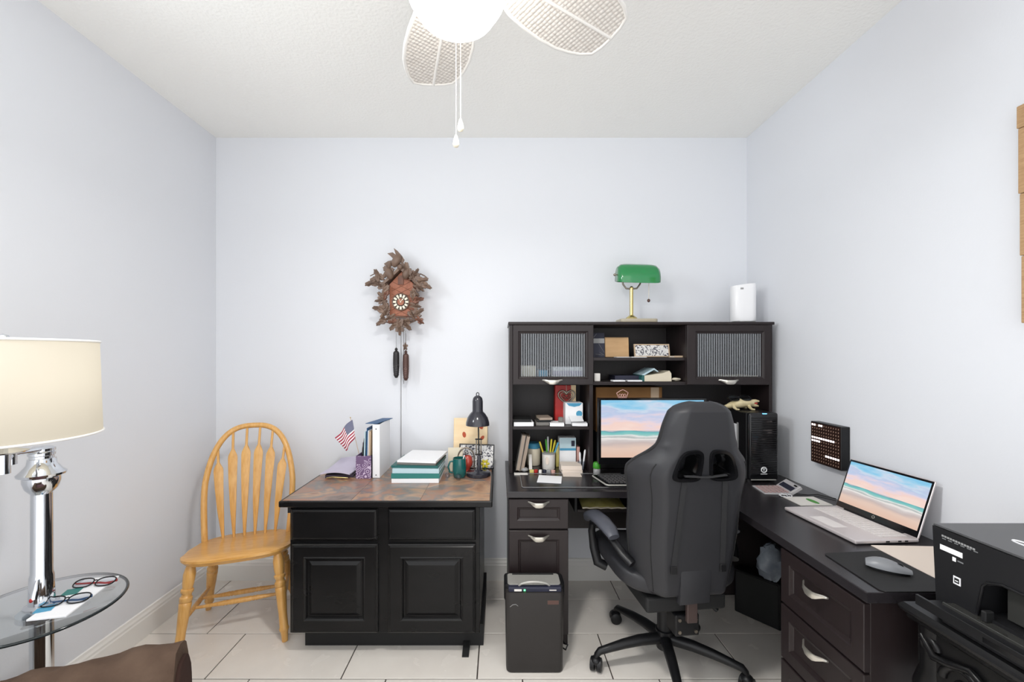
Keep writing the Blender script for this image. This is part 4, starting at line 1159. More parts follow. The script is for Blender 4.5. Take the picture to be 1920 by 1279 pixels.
# what stands in the box
def upright(name, label, cat, x, th, y0_, y1_, z1_, mat, lean=0.0):
    bm = nb(); M = Matrix.Translation((x, 0, C0+0.005)) @ Matrix.Rotation(lean, 4, 'Y')
    box(bm, -th/2, th/2, y0_, y1_, 0, z1_-C0-0.005, M=M)
    return single(name, bm, mat, label, cat)
upright('white_folder', 'thin white folder standing leftmost in the floral box', 'folder', -0.757, 0.006, 2.345, 2.44, 1.000, 'light_blue', 0.03)
upright('blue_folder', 'dark blue folder standing in the floral box', 'folder', -0.745, 0.005, 2.342, 2.44, 1.02, 'blue', 0.03)
upright('white_folder', 'white folder standing between the blue and the tan folders', 'folder', -0.7365, 0.005, 2.346, 2.44, 1.005, 'paper', 0.02)
upright('tan_folder', 'tan card folder standing next to the white binder', 'folder', -0.7285, 0.007, 2.350, 2.44, 1.000, 'tan', 0.02)
bm = nb(); prism(bm, [(-0.752, 2.36), (-0.685, 2.36), (-0.650, 2.56), (-0.712, 2.56)], 0, 0.003, 'xy')
bmesh.ops.transform(bm, matrix=Matrix.Translation((0, 0, 1.0415)), verts=bm.verts[:])
for v in bm.verts: v.co.z += 0.0 + (0.0 if v.co.x > -0.7 else -0.0)
single('blue_folder', bm, 'blue', 'dark blue sheet resting across the tops of the binder and folders', 'folder')
bm = nb(); tube(bm, [(-0.775, 2.36, C0+0.006), (-0.770, 2.375, 0.90), (-0.765, 2.385, 0.955)], [0.005, 0.0055, 0.003], 10)
single('black_pen', bm, 'black_gloss', 'black pen standing in the floral box below the flag', 'pen', smooth=50)
# the little flag
fg = thing('desk_flag', 'small stars-and-stripes flag on a stick in the floral box', 'flag', (-0.785, 2.42, C0+0.006))
pa, pb = V(-0.785, 2.425, C0+0.006), V(X(657, 2.40), 2.40, Z(783, 2.40))
mesh('stick', tube(nb(), [pa, pb], 0.0018, 8), 'tan', fg, 50)
ell_b = nb(); ell(ell_b, pb, (0.0035,)*3, 10, 6); mesh('stick_tip', ell_b, 'brass', fg, 60)
bm = nb(); uvl = bm.loops.layers.uv.new('UVMap')
# corners on the picture: hoist top, hoist bottom, fly bottom, fly top
def fc(px, py): return V(X(px, 2.39), 2.39, Z(py, 2.39))
c00, c01 = fc(666, 820), fc(659.5, 787)        # hoist bottom, hoist top
c10, c11 = fc(648, 846), fc(628.5, 821)        # fly bottom, fly top
def flagp(a, b):
    p = c00.lerp(c10, a).lerp(c01.lerp(c11, a), b)
    return p + V(0.004*math.sin(9*a+2*b), 0.010*math.sin(7*a + 2*b)*a, 0.003*math.sin(6*a))
G1 = grid(bm, flagp, 22, 14, uvl)
fo = mesh('flag_cloth', bm, 'flag', fg, 70)
md = fo.modifiers.new('thick', 'SOLIDIFY'); md.thickness = 0.0008
# white binder
bd = thing('ring_binder', 'white ring binder standing upright on the black cabinet', 'binder', (-0.688, 2.45, C0))
mesh('spine', box(nb(), -0.708, -0.668, 2.344, 2.347, C0, 1.040, 0.001), 'white_plastic', bd)
mesh('cover', box(nb(), -0.708, -0.705, 2.347, 2.562, C0, 1.040), 'white_plastic', bd)
mesh('cover', box(nb(), -0.671, -0.668, 2.347, 2.562, C0, 1.040), 'white_plastic', bd)
mesh('pages', box(nb(), -0.704, -0.672, 2.352, 2.555, C0+0.006, 1.030), 'paper', bd)
for z in (C0+0.016, 1.015): mesh('rivet', cyl(nb(), (-0.688, 2.3445, z), (-0.688, 2.342, z), 0.003, seg=12), 'black_matte', bd)
# stack of binders and papers
zz = C0
book('white_book', 'white book at the bottom of the stack on the black cabinet', 'book', (-0.452, 2.375, zz), (0.252, 0.25, 0.023), 0, 'white_plastic', 'paper'); zz += 0.0238
book('teal_binder', 'teal binder, second from the bottom of the cabinet stack', 'binder', (-0.452, 2.377, zz), (0.258, 0.255, 0.026), RD(0.5), 'teal', 'paper', board=0.004); zz += 0.0268
book('clear_binder', 'pale blue binder above the teal binder', 'binder', (-0.448, 2.378, zz), (0.250, 0.25, 0.024), RD(-1), 'light_blue', 'light_blue'); zz += 0.0248
book('green_binder', 'dark green folder near the top of the cabinet stack', 'folder', (-0.452, 2.39, zz), (0.255, 0.25, 0.012), RD(-3), 'teal_dark', 'paper'); zz += 0.0128
book('red_edged_notebook', 'grey notebook under the loose white sheets', 'notebook', (-0.440, 2.40, zz), (0.215, 0.24, 0.012), RD(-6), 'wallpaper_grey', 'pink'); zz += 0.0128
sheet('paper_stack', 'loose white sheets on top of the binder stack', 'papers', (-0.435, 2.405, zz), (0.215, 0.26, 0.010), RD(-7), 'paper')
# green mug with a pen
mg = thing('mug', 'dark teal ceramic mug with a handle beside the black desk lamp', 'mug', (-0.226, 2.36, C0))
mesh('body', lathe(nb(), [(0, C0), (0.028, C0), (0.034, C0+0.006), (0.0385, C0+0.04), (0.0375, C0+0.08), (0.036, C0+0.108), (0.0335, C0+0.108), (0.035, C0+0.08), (0.035, C0+0.03), (0.03, C0+0.008), (0, C0+0.007)], (-0.226, 2.36, 0), 32), 'mug_green', mg, 50)
mesh('handle', tube(nb(), [(-0.262, 2.355, C0+0.09), (-0.278, 2.352, C0+0.088), (-0.287, 2.350, C0+0.06), (-0.279, 2.352, C0+0.030), (-0.263, 2.355, C0+0.026)], 0.0052, 10), 'mug_green', mg, 60)
bm = nb(); tube(bm, [(-0.226, 2.362, C0+0.009), (-0.198, 2.352, C0+0.125)], 0.0035, 10)
single('white_pen', bm, 'white_plastic', 'white pen leaning in the teal mug', 'pen', smooth=50)
for (x, y, r_, lb) in ((-0.290, 2.335, 0.016, 'clear glass bauble left of the teal mug'), (-0.225, 2.300, 0.018, 'clear glass bauble in front of the teal mug')):
    bm = nb(); ell(bm, (x, y, C0+r_), (r_, r_, r_), 18, 12)
    single('glass_bauble', bm, 'lens', lb, 'bauble', smooth=70)
# black desk lamp
dl = thing('desk_lamp', 'black gooseneck desk lamp with bell shade on the cabinet corner', 'desk lamp', (-0.1216, 2.395, C0))
dx, dy = -0.1216, 2.395
mesh('base', lathe(nb(), [(0, C0), (0.068, C0), (0.070, C0+0.004), (0.069, C0+0.018), (0.064, C0+0.023), (0.03, C0+0.027), (0.022, C0+0.035), (0, C0+0.036)], (dx, dy, 0), 36), 'lamp_black', dl, 40)
mesh('lower_post', lathe(nb(), [(0, C0+0.03), (0.011, C0+0.03), (0.011, C0+0.11), (0.008, C0+0.115), (0, C0+0.12)], (dx+0.004, dy, 0), 16), 'lamp_black', dl, 50)
mesh('stem', tube(nb(), [(dx+0.004, dy, C0+0.10), (dx, dy, 1.04)], 0.0042, 10), 'black_gloss', dl, 50)
for s in (-1, 1): mesh('spring', cyl(nb(), (dx+0.002+s*0.013, dy, 0.862), (dx+0.002+s*0.013, dy, 0.948), 0.004, seg=10), 'pewter', dl, 50)
for z in (0.862, 0.948): mesh('crossbar', cbox(nb(), (dx+0.002, dy, z), (0.040, 0.010, 0.007), 0.002), 'black_plastic', dl)
mesh('shade', lathe(nb(), [(0.060, 1.030), (0.067, 1.028), (0.066, 1.045), (0.058, 1.072), (0.042, 1.096), (0.031, 1.106), (0.030, 1.115), (0.030, 1.165), (0.026, 1.183), (0.014, 1.195), (0, 1.198), (0.0, 1.194), (0.012, 1.190), (0.027, 1.160), (0.027, 1.11), (0.05, 1.075), (0.060, 1.034)], (dx-0.004, dy, 0), 32), 'lamp_black', dl, 40)
mesh('loop', tube(nb(), [(dx-0.004 + 0.0075*math.cos(t), dy, 1.203 + 0.010*math.sin(t)) for t in [2*PI*k/16 for k in range(16)]], 0.0026, 8, closed=True), 'lamp_black', dl, 60)
# plaque, card, photograph and knick-knacks behind the lamp
pl = thing('leaf_plaque', 'pale birch board with rust leaf prints leaning on the wall', 'plaque', (-0.178, 2.59, C0))
Mt = Matrix.Translation((0, 2.568, C0+0.002)) @ Matrix.Rotation(RD(-8), 4, 'X')
mesh('board', box(nb(), -0.284, -0.075, 0, 0.012, 0, 0.296, 0.003, M=Mt), 'birch', pl)
def print_leaf(px, py, s, ang):
    x, z = X(px, 2.58), Z(py, 2.58) - C0
    pts = [(x + s*(math.cos(t)*0.6*math.cos(ang) - math.sin(t)*math.sin(ang)), z + s*(math.cos(t)*0.6*math.sin(ang) + math.sin(t)*math.cos(ang))) for t in [0, PI/4*0.9, PI/2, PI-0.7, PI, PI+0.7, 1.5*PI, 2*PI-0.7]]
    bm = nb(); prism(bm, pts, -0.0008, 0.0, 'xz', M=Mt); mesh('leaf_print', bm, 'rust_leaf', pl)
print_leaf(870, 816, 0.019, 0.2); print_leaf(901, 800, 0.022, 0.5); print_leaf(904, 822, 0.017, -0.7)
bm = nb(); M = Matrix.Translation((-0.262, 2.485, C0+0.0008)) @ Matrix.Rotation(RD(4), 4, 'Z') @ Matrix.Rotation(RD(-10), 4, 'X')
box(bm, -0.043, 0.043, 0, 0.003, 0, 0.135, M=M); single('greeting_card', bm, 'cream', 'cream greeting card behind the teal mug', 'card')
def photo(name, label, M, w, h, frame_mat, pic_mat, fw=0.008, th=0.012, mat_w=0.0):
    pf = thing(name, label, 'picture frame', M.translation)
    bm = nb()
    o = [(-w/2, 0), (w/2, 0), (w/2, h), (-w/2, h)]
    rects = ((-w/2, w/2, 0, fw), (-w/2, w/2, h-fw, h), (-w/2, -w/2+fw, fw, h-fw), (w/2-fw, w/2, fw, h-fw))
    for a, b, c, d in rects: box(bm, a, b, 0, th, c, d, M=M)
    bmesh.ops.remove_doubles(bm, verts=bm.verts[:], dist=1e-5)
    mesh('frame', bm, frame_mat, pf)
    mesh('picture', box(nb(), -w/2+fw, w/2-fw, th*0.35, th*0.6, fw, h-fw, M=M), pic_mat, pf)
    return pf
photo('photo_frame', 'black-framed photograph behind the stem of the desk lamp', Matrix.Translation((-0.142, 2.523, C0+0.003)) @ Matrix.Rotation(RD(-8), 4, 'Z') @ Matrix.Rotation(RD(-9), 4, 'X'), 0.215, 0.145, 'black_gloss', 'sketch', 0.006)
vt = thing('votive_holder', 'red ribbed glass votive holder beside the teal mug', 'candle holder', (-0.188, 2.468, C0))
bm = nb(); prof = [(0, C0), (0.022, C0), (0.024, C0+0.006), (0.012, C0+0.012), (0.014, C0+0.022), (0.026, C0+0.038), (0.030, C0+0.058), (0.026, C0+0.082), (0.019, C0+0.094), (0.016, C0+0.094), (0.02, C0+0.06), (0, C0+0.04)]
lathe(bm, prof, (-0.188, 2.468, 0), 20)
for i, v in enumerate(bm.verts):
    d_ = v.co - V(-0.188, 2.468, v.co.z); k = 1 + 0.06*math.cos(10*math.atan2(d_.y, d_.x))
    v.co = V(-0.188 + d_.x*k, 2.468 + d_.y*k, v.co.z)
mesh('bowl', bm, 'red_glass', vt, 60)
bm = nb()
tube(bm, [(-0.200 + 0.048*math.cos(t), 2.503, C0 + 0.075 + 0.058*math.sin(t)) for t in [PI*k/14 for k in range(15)]], 0.0045, 8)
tube(bm, [(-0.248, 2.503, C0+0.002), (-0.248, 2.503, C0+0.078)], 0.004, 8); tube(bm, [(-0.152, 2.503, C0+0.002), (-0.152, 2.503, C0+0.078)], 0.004, 8)
single('wire_arch', bm, 'pewter', 'small bent metal arch behind the red votive holder', 'ornament', smooth=60)
fw_ = thing('yellow_flower', 'small yellow flower figurine right of the desk lamp stem', 'figurine', (-0.075, 2.46, C0))
fx_, fy_ = X(909, 2.44), 2.476
mesh('stem', tube(nb(), [(fx_, fy_, C0), (fx_, fy_, C0+0.035)], 0.004, 8), 'teal_dark', fw_, 50)
for k in range(6):
    a = 2*PI*k/6
    bm = nb(); ell(bm, (fx_ + 0.016*math.cos(a), fy_-0.004, C0+0.046 + 0.016*math.sin(a)), (0.012, 0.004, 0.008), 10, 8, Matrix.Rotation(-a, 3, 'Y'))
    mesh('petal', bm, 'yellow', fw_, 60)
bm = nb(); ell(bm, (fx_, fy_-0.007, C0+0.046), (0.008, 0.005, 0.008), 10, 8); mesh('center', bm, 'cream', fw_, 60)

# ------------------------------------------------------------------ on top of the hutch
HT = HZ1 + 0.0008
bl_ = thing('banker_lamp', 'banker desk lamp with green glass shade and brass stem on the hutch', 'desk lamp', (0.79, 2.47, HT))
Yb = 2.47
bxc = X(1184, Yb)
mesh('base', prism(nb(), rrect(X(1158, Yb)+0.0, X(1226, Yb), 2.395, 2.525, 0.02), HT, HT+0.022, 'xy', bev=0.004), 'marble', bl_, 40)
mesh('base_dome', lathe(nb(), [(0, HT+0.022), (0.034, HT+0.022), (0.032, HT+0.032), (0.018, HT+0.042), (0.012, HT+0.048), (0, HT+0.05)], (bxc, Yb, 0), 24), 'brass', bl_, 50)
zst = Z(541, Yb)
mesh('stem', cyl(nb(), (bxc, Yb, HT+0.04), (bxc, Yb, zst), 0.0105, seg=18), 'brass', bl_, 50)
mesh('stem_knuckle', lathe(nb(), [(0, zst-0.006), (0.010, zst-0.004), (0.012, zst+0.004), (0.006, zst+0.012), (0, zst+0.014)], (bxc, Yb, 0), 16), 'brass', bl_, 50)
ya = [(X(1167, Yb), Z(524, Yb)), (X(1168, Yb), Z(533, Yb)), (X(1174, Yb), Z(541, Yb)), (bxc, Z(542, Yb)), (X(1194, Yb), Z(541, Yb)), (X(1200, Yb), Z(533, Yb)), (X(1202, Yb), Z(524, Yb))]
mesh('yoke', tube(nb(), [(a, Yb, b) for a, b in ya], 0.005, 10), 'pewter', bl_, 60)
sx0, sx1 = X(1157, Yb), X(1233, Yb)
cz_b, rr_ = Z(517, Yb), 0.062
bm = nb(); loops = []
for i in range(15):
    t = i/14
    e = (1 - abs(2*t-1)**5)**0.5*0.22 + 0.78
    L_ = []
    for k in range(21):
        a = RD(-22 + 208*k/20)
        L_.append(bm.verts.new((sx0 + (sx1-sx0)*t, Yb - rr_*1.0*math.cos(a)*e*1.02, cz_b - 0.018 + 0.088*max(math.sin(a), -0.35)*e - 0.006*t)))
    loops.append(L_)
for A, B in zip(loops, loops[1:]):
    for k in range(20): bm.faces.new((A[k], A[k+1], B[k+1], B[k]))
for L_ in (loops[0], loops[-1]): bm.faces.new(L_)
gs = mesh('glass_shade', bm, 'green_glass', bl_, 60, label='glossy green glass shade')
for px, s in ((1153, -1), (1235, 1)):
    mesh('shade_knob', turned(nb(), (X(px - s*4, Yb), Yb, Z(515, Yb)), (X(px + s*3, Yb), Yb, Z(515.5, Yb)), [(0, 0.004), (0.4, 0.0035), (0.5, 0.008), (0.75, 0.008), (1, 0.003)], 12), 'pewter', gs, 50)
pc = mesh('pull_chain', tube(nb(), [(X(1214.5, Yb), Yb-0.02, cz_b-0.03), (X(1214, Yb), Yb-0.02, Z(563, Yb))], 0.0014, 6), 'pewter', bl_, 50)
ell_b = nb(); ell(ell_b, (X(1214, Yb), Yb-0.02, Z(564.5, Yb)), (0.009, 0.009, 0.010), 12, 8); mesh('chain_ball', ell_b, 'bronze', pc, 60)
# white router
Yr = 2.455
rt = thing('wifi_router', 'white upright wifi router on the right end of the hutch', 'router', (1.42, Yr, HT))
Mr = Matrix.Translation((X(1393, Yr), Yr, HT)) @ Matrix.Rotation(RD(-10), 4, 'Z')
mesh('foot', prism(nb(), rrect(-0.055, 0.062, -0.035, 0.035, 0.03), 0, 0.008, 'xy', M=Mr), 'grey_plastic', rt)
bm = nb(); prism(bm, rrect(-0.066, 0.066, -0.042, 0.042, 0.036, 6), 0.008, 0.222, 'xy', bev=0.006, M=Mr)
for v in bm.verts:
    if v.co.z > HT + 0.15: v.co.z += 0.10*(v.co.x - X(1393, Yr))
mesh('housing', bm, 'white_plastic', rt, 40)
mesh('logo', cbox(nb(), (-0.02, -0.0424, 0.196), (0.016, 0.001, 0.010), M=Mr), 'grey_plastic', rt)

# ------------------------------------------------------------------ hutch, behind the reeded doors
zc0 = bz1 + 0.0008
Ym = 2.45
book('cream_box_file', 'cream box file behind the left reeded glass door', 'box file', (hx(988)+0.01, 2.50, zc0), (0.085, 0.20, 0.088), 0, 'cream', 'paper')
book('blue_manual', 'blue book behind the left reeded glass door', 'book', (hx(1015)+0.015, 2.50, zc0), (0.05, 0.20, 0.062), 0, 'sky_blue', 'paper')
zq = zc0
for nm, lb, m_, h_ in (('white_folder', 'white folder at the bottom of the pile behind the left glass door', 'paper', 0.032), ('pink_folder', 'pale pink folder in the middle of the pile behind the left glass door', 'paper_lavender', 0.026), ('white_folder', 'white folder on top of the pile behind the left glass door', 'paper', 0.022)):
    book(nm, lb, 'folder', (hx(1062)+0.012, 2.50, zq), (0.17, 0.22, h_), 0, m_, 'paper'); zq += h_ + 0.0008
sheet('paper_pile', 'low pile of papers behind the right reeded glass door', 'papers', (hx(1395), 2.49, zc0), (0.19, 0.2, 0.03), RD(-5), 'cream', curl=0.004)

# ------------------------------------------------------------------ hutch, centre shelves
def q(px, Y): return X(px, Y)
z1_ = CSH + 0.0008
nb_ = thing('navy_poster', 'dark navy printed card with a pale band at the left of the upper shelf', 'card', (q(1124, 2.47), 2.48, z1_))
Mq = Matrix.Translation((q(1124, 2.46), 2.47, z1_)) @ Matrix.Rotation(RD(-6), 4, 'X')
mesh('card', box(nb(), -0.034, 0.034, 0, 0.004, 0, 0.145, M=Mq), 'navy', nb_)
mesh('band', box(nb(), -0.034, 0.034, -0.0008, 0, 0.084, 0.112, M=Mq), 'grey_plastic', nb_)
for a, b in (((-0.03, 0.118), (-0.012, 0.14)), ((0.0, 0.08), (0.03, 0.03)), ((-0.02, 0.02), (0.02, 0.012)), ((0.005, 0.03), (0.03, 0.012))):
    mesh('print_stroke', tube(nb(), [Mq @ V(a[0], -0.001, a[1]), Mq @ V(b[0], -0.001, b[1])], 0.001, 4), 'grey_plastic', nb_)
bm = nb(); M = Matrix.Translation((q(1158, 2.48), 2.49, z1_+0.002)) @ Matrix.Rotation(RD(-5), 4, 'X'); box(bm, -0.071, 0.071, 0, 0.014, 0, 0.118, 0.002, M=M)
single('wooden_plaque', bm, 'ply', 'square plain wooden plaque standing on the upper centre shelf', 'plaque')
photo('framed_sketch', 'wide framed black-and-white sketch on the upper centre shelf', Matrix.Translation((q(1224, 2.47), 2.475, z1_+0.003)) @ Matrix.Rotation(RD(-12), 4, 'X'), 0.208, 0.078, 'tan', 'sketch', 0.006)
sheet('loose_papers', 'white slips of paper lying before the wooden plaque', 'papers', (q(1166, 2.41), 2.415, z1_), (0.075, 0.05, 0.003), RD(4), 'paper')
sheet('loose_papers', 'white slips of paper lying before the framed sketch', 'papers', (q(1197, 2.41), 2.415, z1_), (0.085, 0.05, 0.004), RD(-5), 'paper')
book('pocket_notebook', 'small tan notebook lying at the right of the upper centre shelf', 'notebook', (q(1268, 2.43), 2.43, z1_), (0.06, 0.06, 0.010), RD(10), 'tan', 'paper')
z2_ = CBT + 0.0008
bm = nb(); cbox(bm, (q(1118, 2.42)+0.002, 2.42, z2_+0.0225), (0.034, 0.035, 0.045), 0.002); single('white_cube', bm, 'lime_white', 'small white cube box at the left of the lower centre shelf', 'box')
book('black_book', 'black book lying flat on the lower centre shelf', 'book', (q(1172, 2.50), 2.52, z2_), (0.15, 0.15, 0.030), 0, 'navy', 'navy')
sheet('envelope', 'white envelope in front of the black book, left one', 'envelope', (q(1158, 2.41), 2.405, z2_), (0.07, 0.05, 0.007), RD(3), 'paper')
sheet('envelope', 'white envelope in front of the black book, right one', 'envelope', (q(1188, 2.41), 2.405, z2_), (0.08, 0.05, 0.007), RD(-4), 'paper')
cat_ = thing('thick_catalog', 'thick catalogue with curled cream pages and a teal spine', 'book', (q(1226, 2.45), 2.46, z2_))
bm = nb(); xa, xb = q(1204, 2.44), q(1254, 2.44)
prism(bm, [(xa, z2_), (xb, z2_), (xb-0.002, z2_+0.045), (xb-0.012, z2_+0.060), (xb-0.05, z2_+0.046), (xa, z2_+0.032)], 2.40, 2.56, 'xz'); mesh('pages', bm, 'cream', cat_)
bm = nb(); prism(bm, [(xa-0.016, z2_), (xa, z2_), (xa, z2_+0.033), (xa-0.012, z2_+0.036), (xa-0.018, z2_+0.02)], 2.40, 2.56, 'xz'); mesh('spine', bm, 'teal_dark', cat_)
bm = nb(); prism(bm, [(xa-0.018, z2_+0.036), (xa+0.055, z2_+0.075), (xa+0.08, z2_+0.056), (xa+0.076, z2_+0.053), (xa+0.055, z2_+0.066), (xa+0.0, z2_+0.034)], 2.40, 2.56, 'xz'); mesh('cover', bm, 'light_blue', cat_)
bm = nb(); ell(bm, (q(1267, 2.42), 2.42, z2_+0.009), (0.028, 0.02, 0.009), 9, 6)
rn = random.Random(3)
for v in bm.verts: v.co += V(rn.uniform(-1, 1)*0.003, rn.uniform(-1, 1)*0.003, max(0, rn.uniform(-0.5, 1))*0.004)
zmn = min(v.co.z for v in bm.verts)
for v in bm.verts: v.co.z = max(v.co.z, z2_)
single('crumpled_paper', bm, 'cream', 'crumpled scrap of paper right of the thick catalogue', 'paper')
# boxes behind the monitor
bm = nb(); box(bm, q(1115, 2.50), q(1238, 2.50), 2.47, 2.635, DZ+0.001, 0.975, 0.003); single('black_carton', bm, 'black_matte', 'black carton on the desk behind the monitor', 'box')
bm = nb(); box(bm, q(1115, 2.50), q(1238, 2.50), 2.47, 2.635, 0.976, Z(724, 2.47)-0.006, 0.003)
cbx = single('cardboard_box', bm, 'cardboard', 'brown cardboard box showing above the monitor', 'box')
mesh('box_flap', box(nb(), q(1220, 2.47), q(1235, 2.47), 2.466, 2.4695, 0.976, Z(724, 2.47)-0.008), 'tan', cbx)

# ------------------------------------------------------------------ hutch, left compartment: upper shelf
z3 = LSH + 0.0008
book('grey_paperback', 'white paperback lying at the left end of the middle shelf', 'book', (q(980, 2.45), 2.46, z3), (0.112, 0.15, 0.022), RD(2), 'paper', 'paper')
book('black_paperback', 'black-covered book on top of the white paperback', 'book', (q(979, 2.45), 2.465, z3+0.0228), (0.105, 0.15, 0.015), RD(-3), 'black_matte', 'paper')
zq = z3
for i, (m_, pg, h_, lb) in enumerate((('wallpaper_grey', 'cream', 0.018, 'grey book at the bottom of the small middle stack'), ('black_matte', 'cream', 0.012, 'black notebook inside the small middle stack'), ('beige_book', 'cream', 0.012, 'beige notebook on top of the small middle stack'))):
    book('pocket_book', lb, 'book', (q(1016 + 2*i, 2.46), 2.47, zq), (0.075, 0.12, h_), RD(3*i), m_, pg); zq += h_ + 0.0008
book('white_notebook', 'white notebook lying in front of the red box', 'notebook', (q(1043, 2.43), 2.425, z3), (0.08, 0.09, 0.018), RD(-3), 'paper', 'paper')
bm = nb(); cbox(bm, (q(1051, 2.43), 2.425, z3+0.0188+0.014), (0.028, 0.03, 0.027), 0.004); single('small_box', bm, 'wallpaper_grey', 'tiny grey box standing on the white notebook', 'box')
rb = thing('red_box', 'tall red book box standing upright on the middle shelf', 'box', (q(1059, 2.55), 2.56, z3))
mesh('box', box(nb(), q(1041, 2.53), q(1071, 2.53), 2.535, 2.60, z3, z3+0.222, 0.002), 'red', rb)
mesh('gold_edge', box(nb(), q(1071, 2.53), q(1080, 2.53), 2.535, 2.60, z3, z3+0.222), 'birch', rb)
ho = thing('heart_ornament', 'openwork metal heart ornament leaning on the red box', 'ornament', (q(1061, 2.5), 2.528, z3+0.13))
def heart(s, n=32):
    out = []
    for k in range(n):
        t = 2*PI*k/n
        out.append((s*16*math.sin(t)**3/16, s*(13*math.cos(t)-5*math.cos(2*t)-2*math.cos(3*t)-math.cos(4*t))/16))
    return out
hc = V(q(1062, 2.53), 2.527, Z(744, 2.53))
for s, r_ in ((0.050, 0.0045), (0.036, 0.0025)):
    mesh('heart_wire', tube(nb(), [(hc.x + a, hc.y, hc.z + b) for a, b in heart(s)], r_, 8, closed=True), 'pewter', ho, 60)
for k in range(7):
    a = RD(200 + 50*k)
    mesh('scroll', tube(nb(), [(hc.x + 0.018*math.cos(a) + 0.007*math.cos(t), hc.y, hc.z + 0.006 + 0.014*math.sin(a) + 0.007*math.sin(t)) for t in [2*PI*j/10 for j in range(10)]], 0.0017, 6, closed=True), 'pewter', ho, 60)
mesh('hook', tube(nb(), [(hc.x, hc.y, hc.z+0.03), (hc.x, hc.y+0.004, z3+0.225), (hc.x, 2.55, z3+0.226)], 0.0015, 6), 'pewter', ho, 60)
wb = thing('tissue_box', 'white and blue carton at the right end of the middle shelf', 'box', (q(1077, 2.45), 2.48, z3))
bm = nb(); x0, x1 = q(1060, 2.45), q(1093, 2.45)
mesh('carton', box(nb(), x0, x1, 2.45, 2.54, z3, z3+0.125, 0.002), 'paper', wb)
mesh('blue_top', prism(nb(), [(x0+0.006, z3+0.1235), (x1-0.006, z3+0.1235), (x1-0.02, z3+0.108), ((x0+x1)/2, z3+0.102), (x0+0.02, z3+0.108)], 2.4485, 2.4498, 'xz'), 'sky_blue', wb)
mesh('blue_mark', prism(nb(), circ((x1-0.022, z3+0.062), 0.018, 14), 2.4485, 2.4498, 'xz'), 'sky_blue', wb)
sheet('letter_pile', 'pile of white letters in front of the blue and white carton', 'papers', (q(1086, 2.41), 2.408, z3), (0.085, 0.06, 0.016), RD(-4), 'paper', curl=0.002)
sheet('folded_letter', 'white folded letter tilted on the pile of letters', 'letter', (q(1080, 2.43), 2.425, z3+0.035), (0.075, 0.05, 0.004), RD(8), 'paper', Matrix.Rotation(RD(28), 4, 'X'))
# lower: on the desk
z4 = DZ + 0.0012
def lean_book(label, x, mat, th, h_, lean):
    b = thing('leaning_book', label, 'book', (x, 2.48, z4))
    M = Matrix.Translation((x, 2.385, z4 + th*math.sin(lean))) @ Matrix.Rotation(lean, 4, 'Y')
    mesh('cover', box(nb(), -th, -th+0.003, 0, 0.12, 0, h_, M=M), mat, b); mesh('cover', box(nb(), -0.003, 0, 0, 0.12, 0, h_, M=M), mat, b)
    mesh('pages', box(nb(), -th+0.003, -0.003, 0.003, 0.117, 0.003, h_-0.003, M=M), 'beige_book', b)
lean_book('taupe book leaning against the hutch side, left one', q(974.5, 2.4), 'wallpaper_grey', 0.024, 0.205, RD(10))
lean_book('taupe book leaning against the hutch side, right one', q(981.5, 2.4), 'beige_book', 0.018, 0.20, RD(10.5))
jr = thing('cream_jar', 'cream jar with a blue lid under the middle shelf', 'jar', (q(1000, 2.56), 2.56, z4))
mesh('jar', lathe(nb(), [(0, z4), (0.040, z4), (0.043, z4+0.005), (0.043, z4+0.095), (0.038, z4+0.102), (0, z4+0.102)], (q(1000, 2.56), 2.56, 0), 28), 'cream', jr, 40)
mesh('lid', lathe(nb(), [(0, z4+0.1022), (0.043, z4+0.1022), (0.044, z4+0.106), (0.043, z4+0.128), (0.038, z4+0.133), (0, z4+0.134)], (q(1000, 2.56), 2.56, 0), 28), 'sky_blue', jr, 40)
sheet('white_card_strip', 'narrow white card standing before the cream jar', 'card', (q(994, 2.47), 2.455, z4+0.040), (0.018, 0.09, 0.003), 0, 'lime_white', Matrix.Rotation(RD(60), 4, 'X'))
pcx, pcy = q(1028.5, 2.46), 2.46
cu = thing('pen_cup', 'white ceramic pen cup with grey marks full of pens', 'cup', (pcx, pcy, z4))
mesh('cup', lathe(nb(), [(0, z4), (0.034, z4), (0.036, z4+0.004), (0.038, z4+0.095), (0.0345, z4+0.095), (0.033, z4+0.008), (0, z4+0.007)], (pcx, pcy, 0), 28), 'lime_white', cu, 40)
mesh('rim_band', lathe(nb(), [(0.0375, z4+0.088), (0.0388, z4+0.088), (0.0390, z4+0.096), (0.0375, z4+0.096)], (pcx, pcy, 0), 28), 'grey_plastic', cu, 40)
mesh('leaf_mark', prism(nb(), circ((pcx-0.012, z4+0.055), 0.010, 14, ry=0.022), pcy-0.0405, pcy-0.034, 'xz'), 'paper_cream', cu)
for i, (a, b, ln, m_, lb) in enumerate(((-0.32, 0.05, 0.155, 'yellow', 'yellow marker at the left of the white pen cup'), (-0.08, 0.1, 0.160, 'green_plastic', 'green marker standing in the white pen cup'), (0.10, 0.0, 0.165, 'yellow', 'yellow-green highlighter in the middle of the white pen cup'), (0.24, 0.08, 0.160, 'yellow', 'yellow pencil toward the right of the white pen cup'), (0.36, -0.02, 0.155, 'sky_blue', 'blue pen at the right of the white pen cup'), (0.02, 0.34, 0.175, 'white_plastic', 'white pen at the back right of the white pen cup'))):
    p0 = V(pcx + 0.4*a*0.04, pcy + 0.03*b, z4+0.009); p1 = p0 + V(math.sin(a), math.sin(b), 1).normalized()*ln
    single('pen', turned(nb(), p0, p1, [(0, 0.0045), (0.8, 0.005), (0.82, 0.0056), (0.98, 0.005), (1, 0.003)], 10), m_, lb, 'pen', smooth=50, group='pens in the white pen cup')
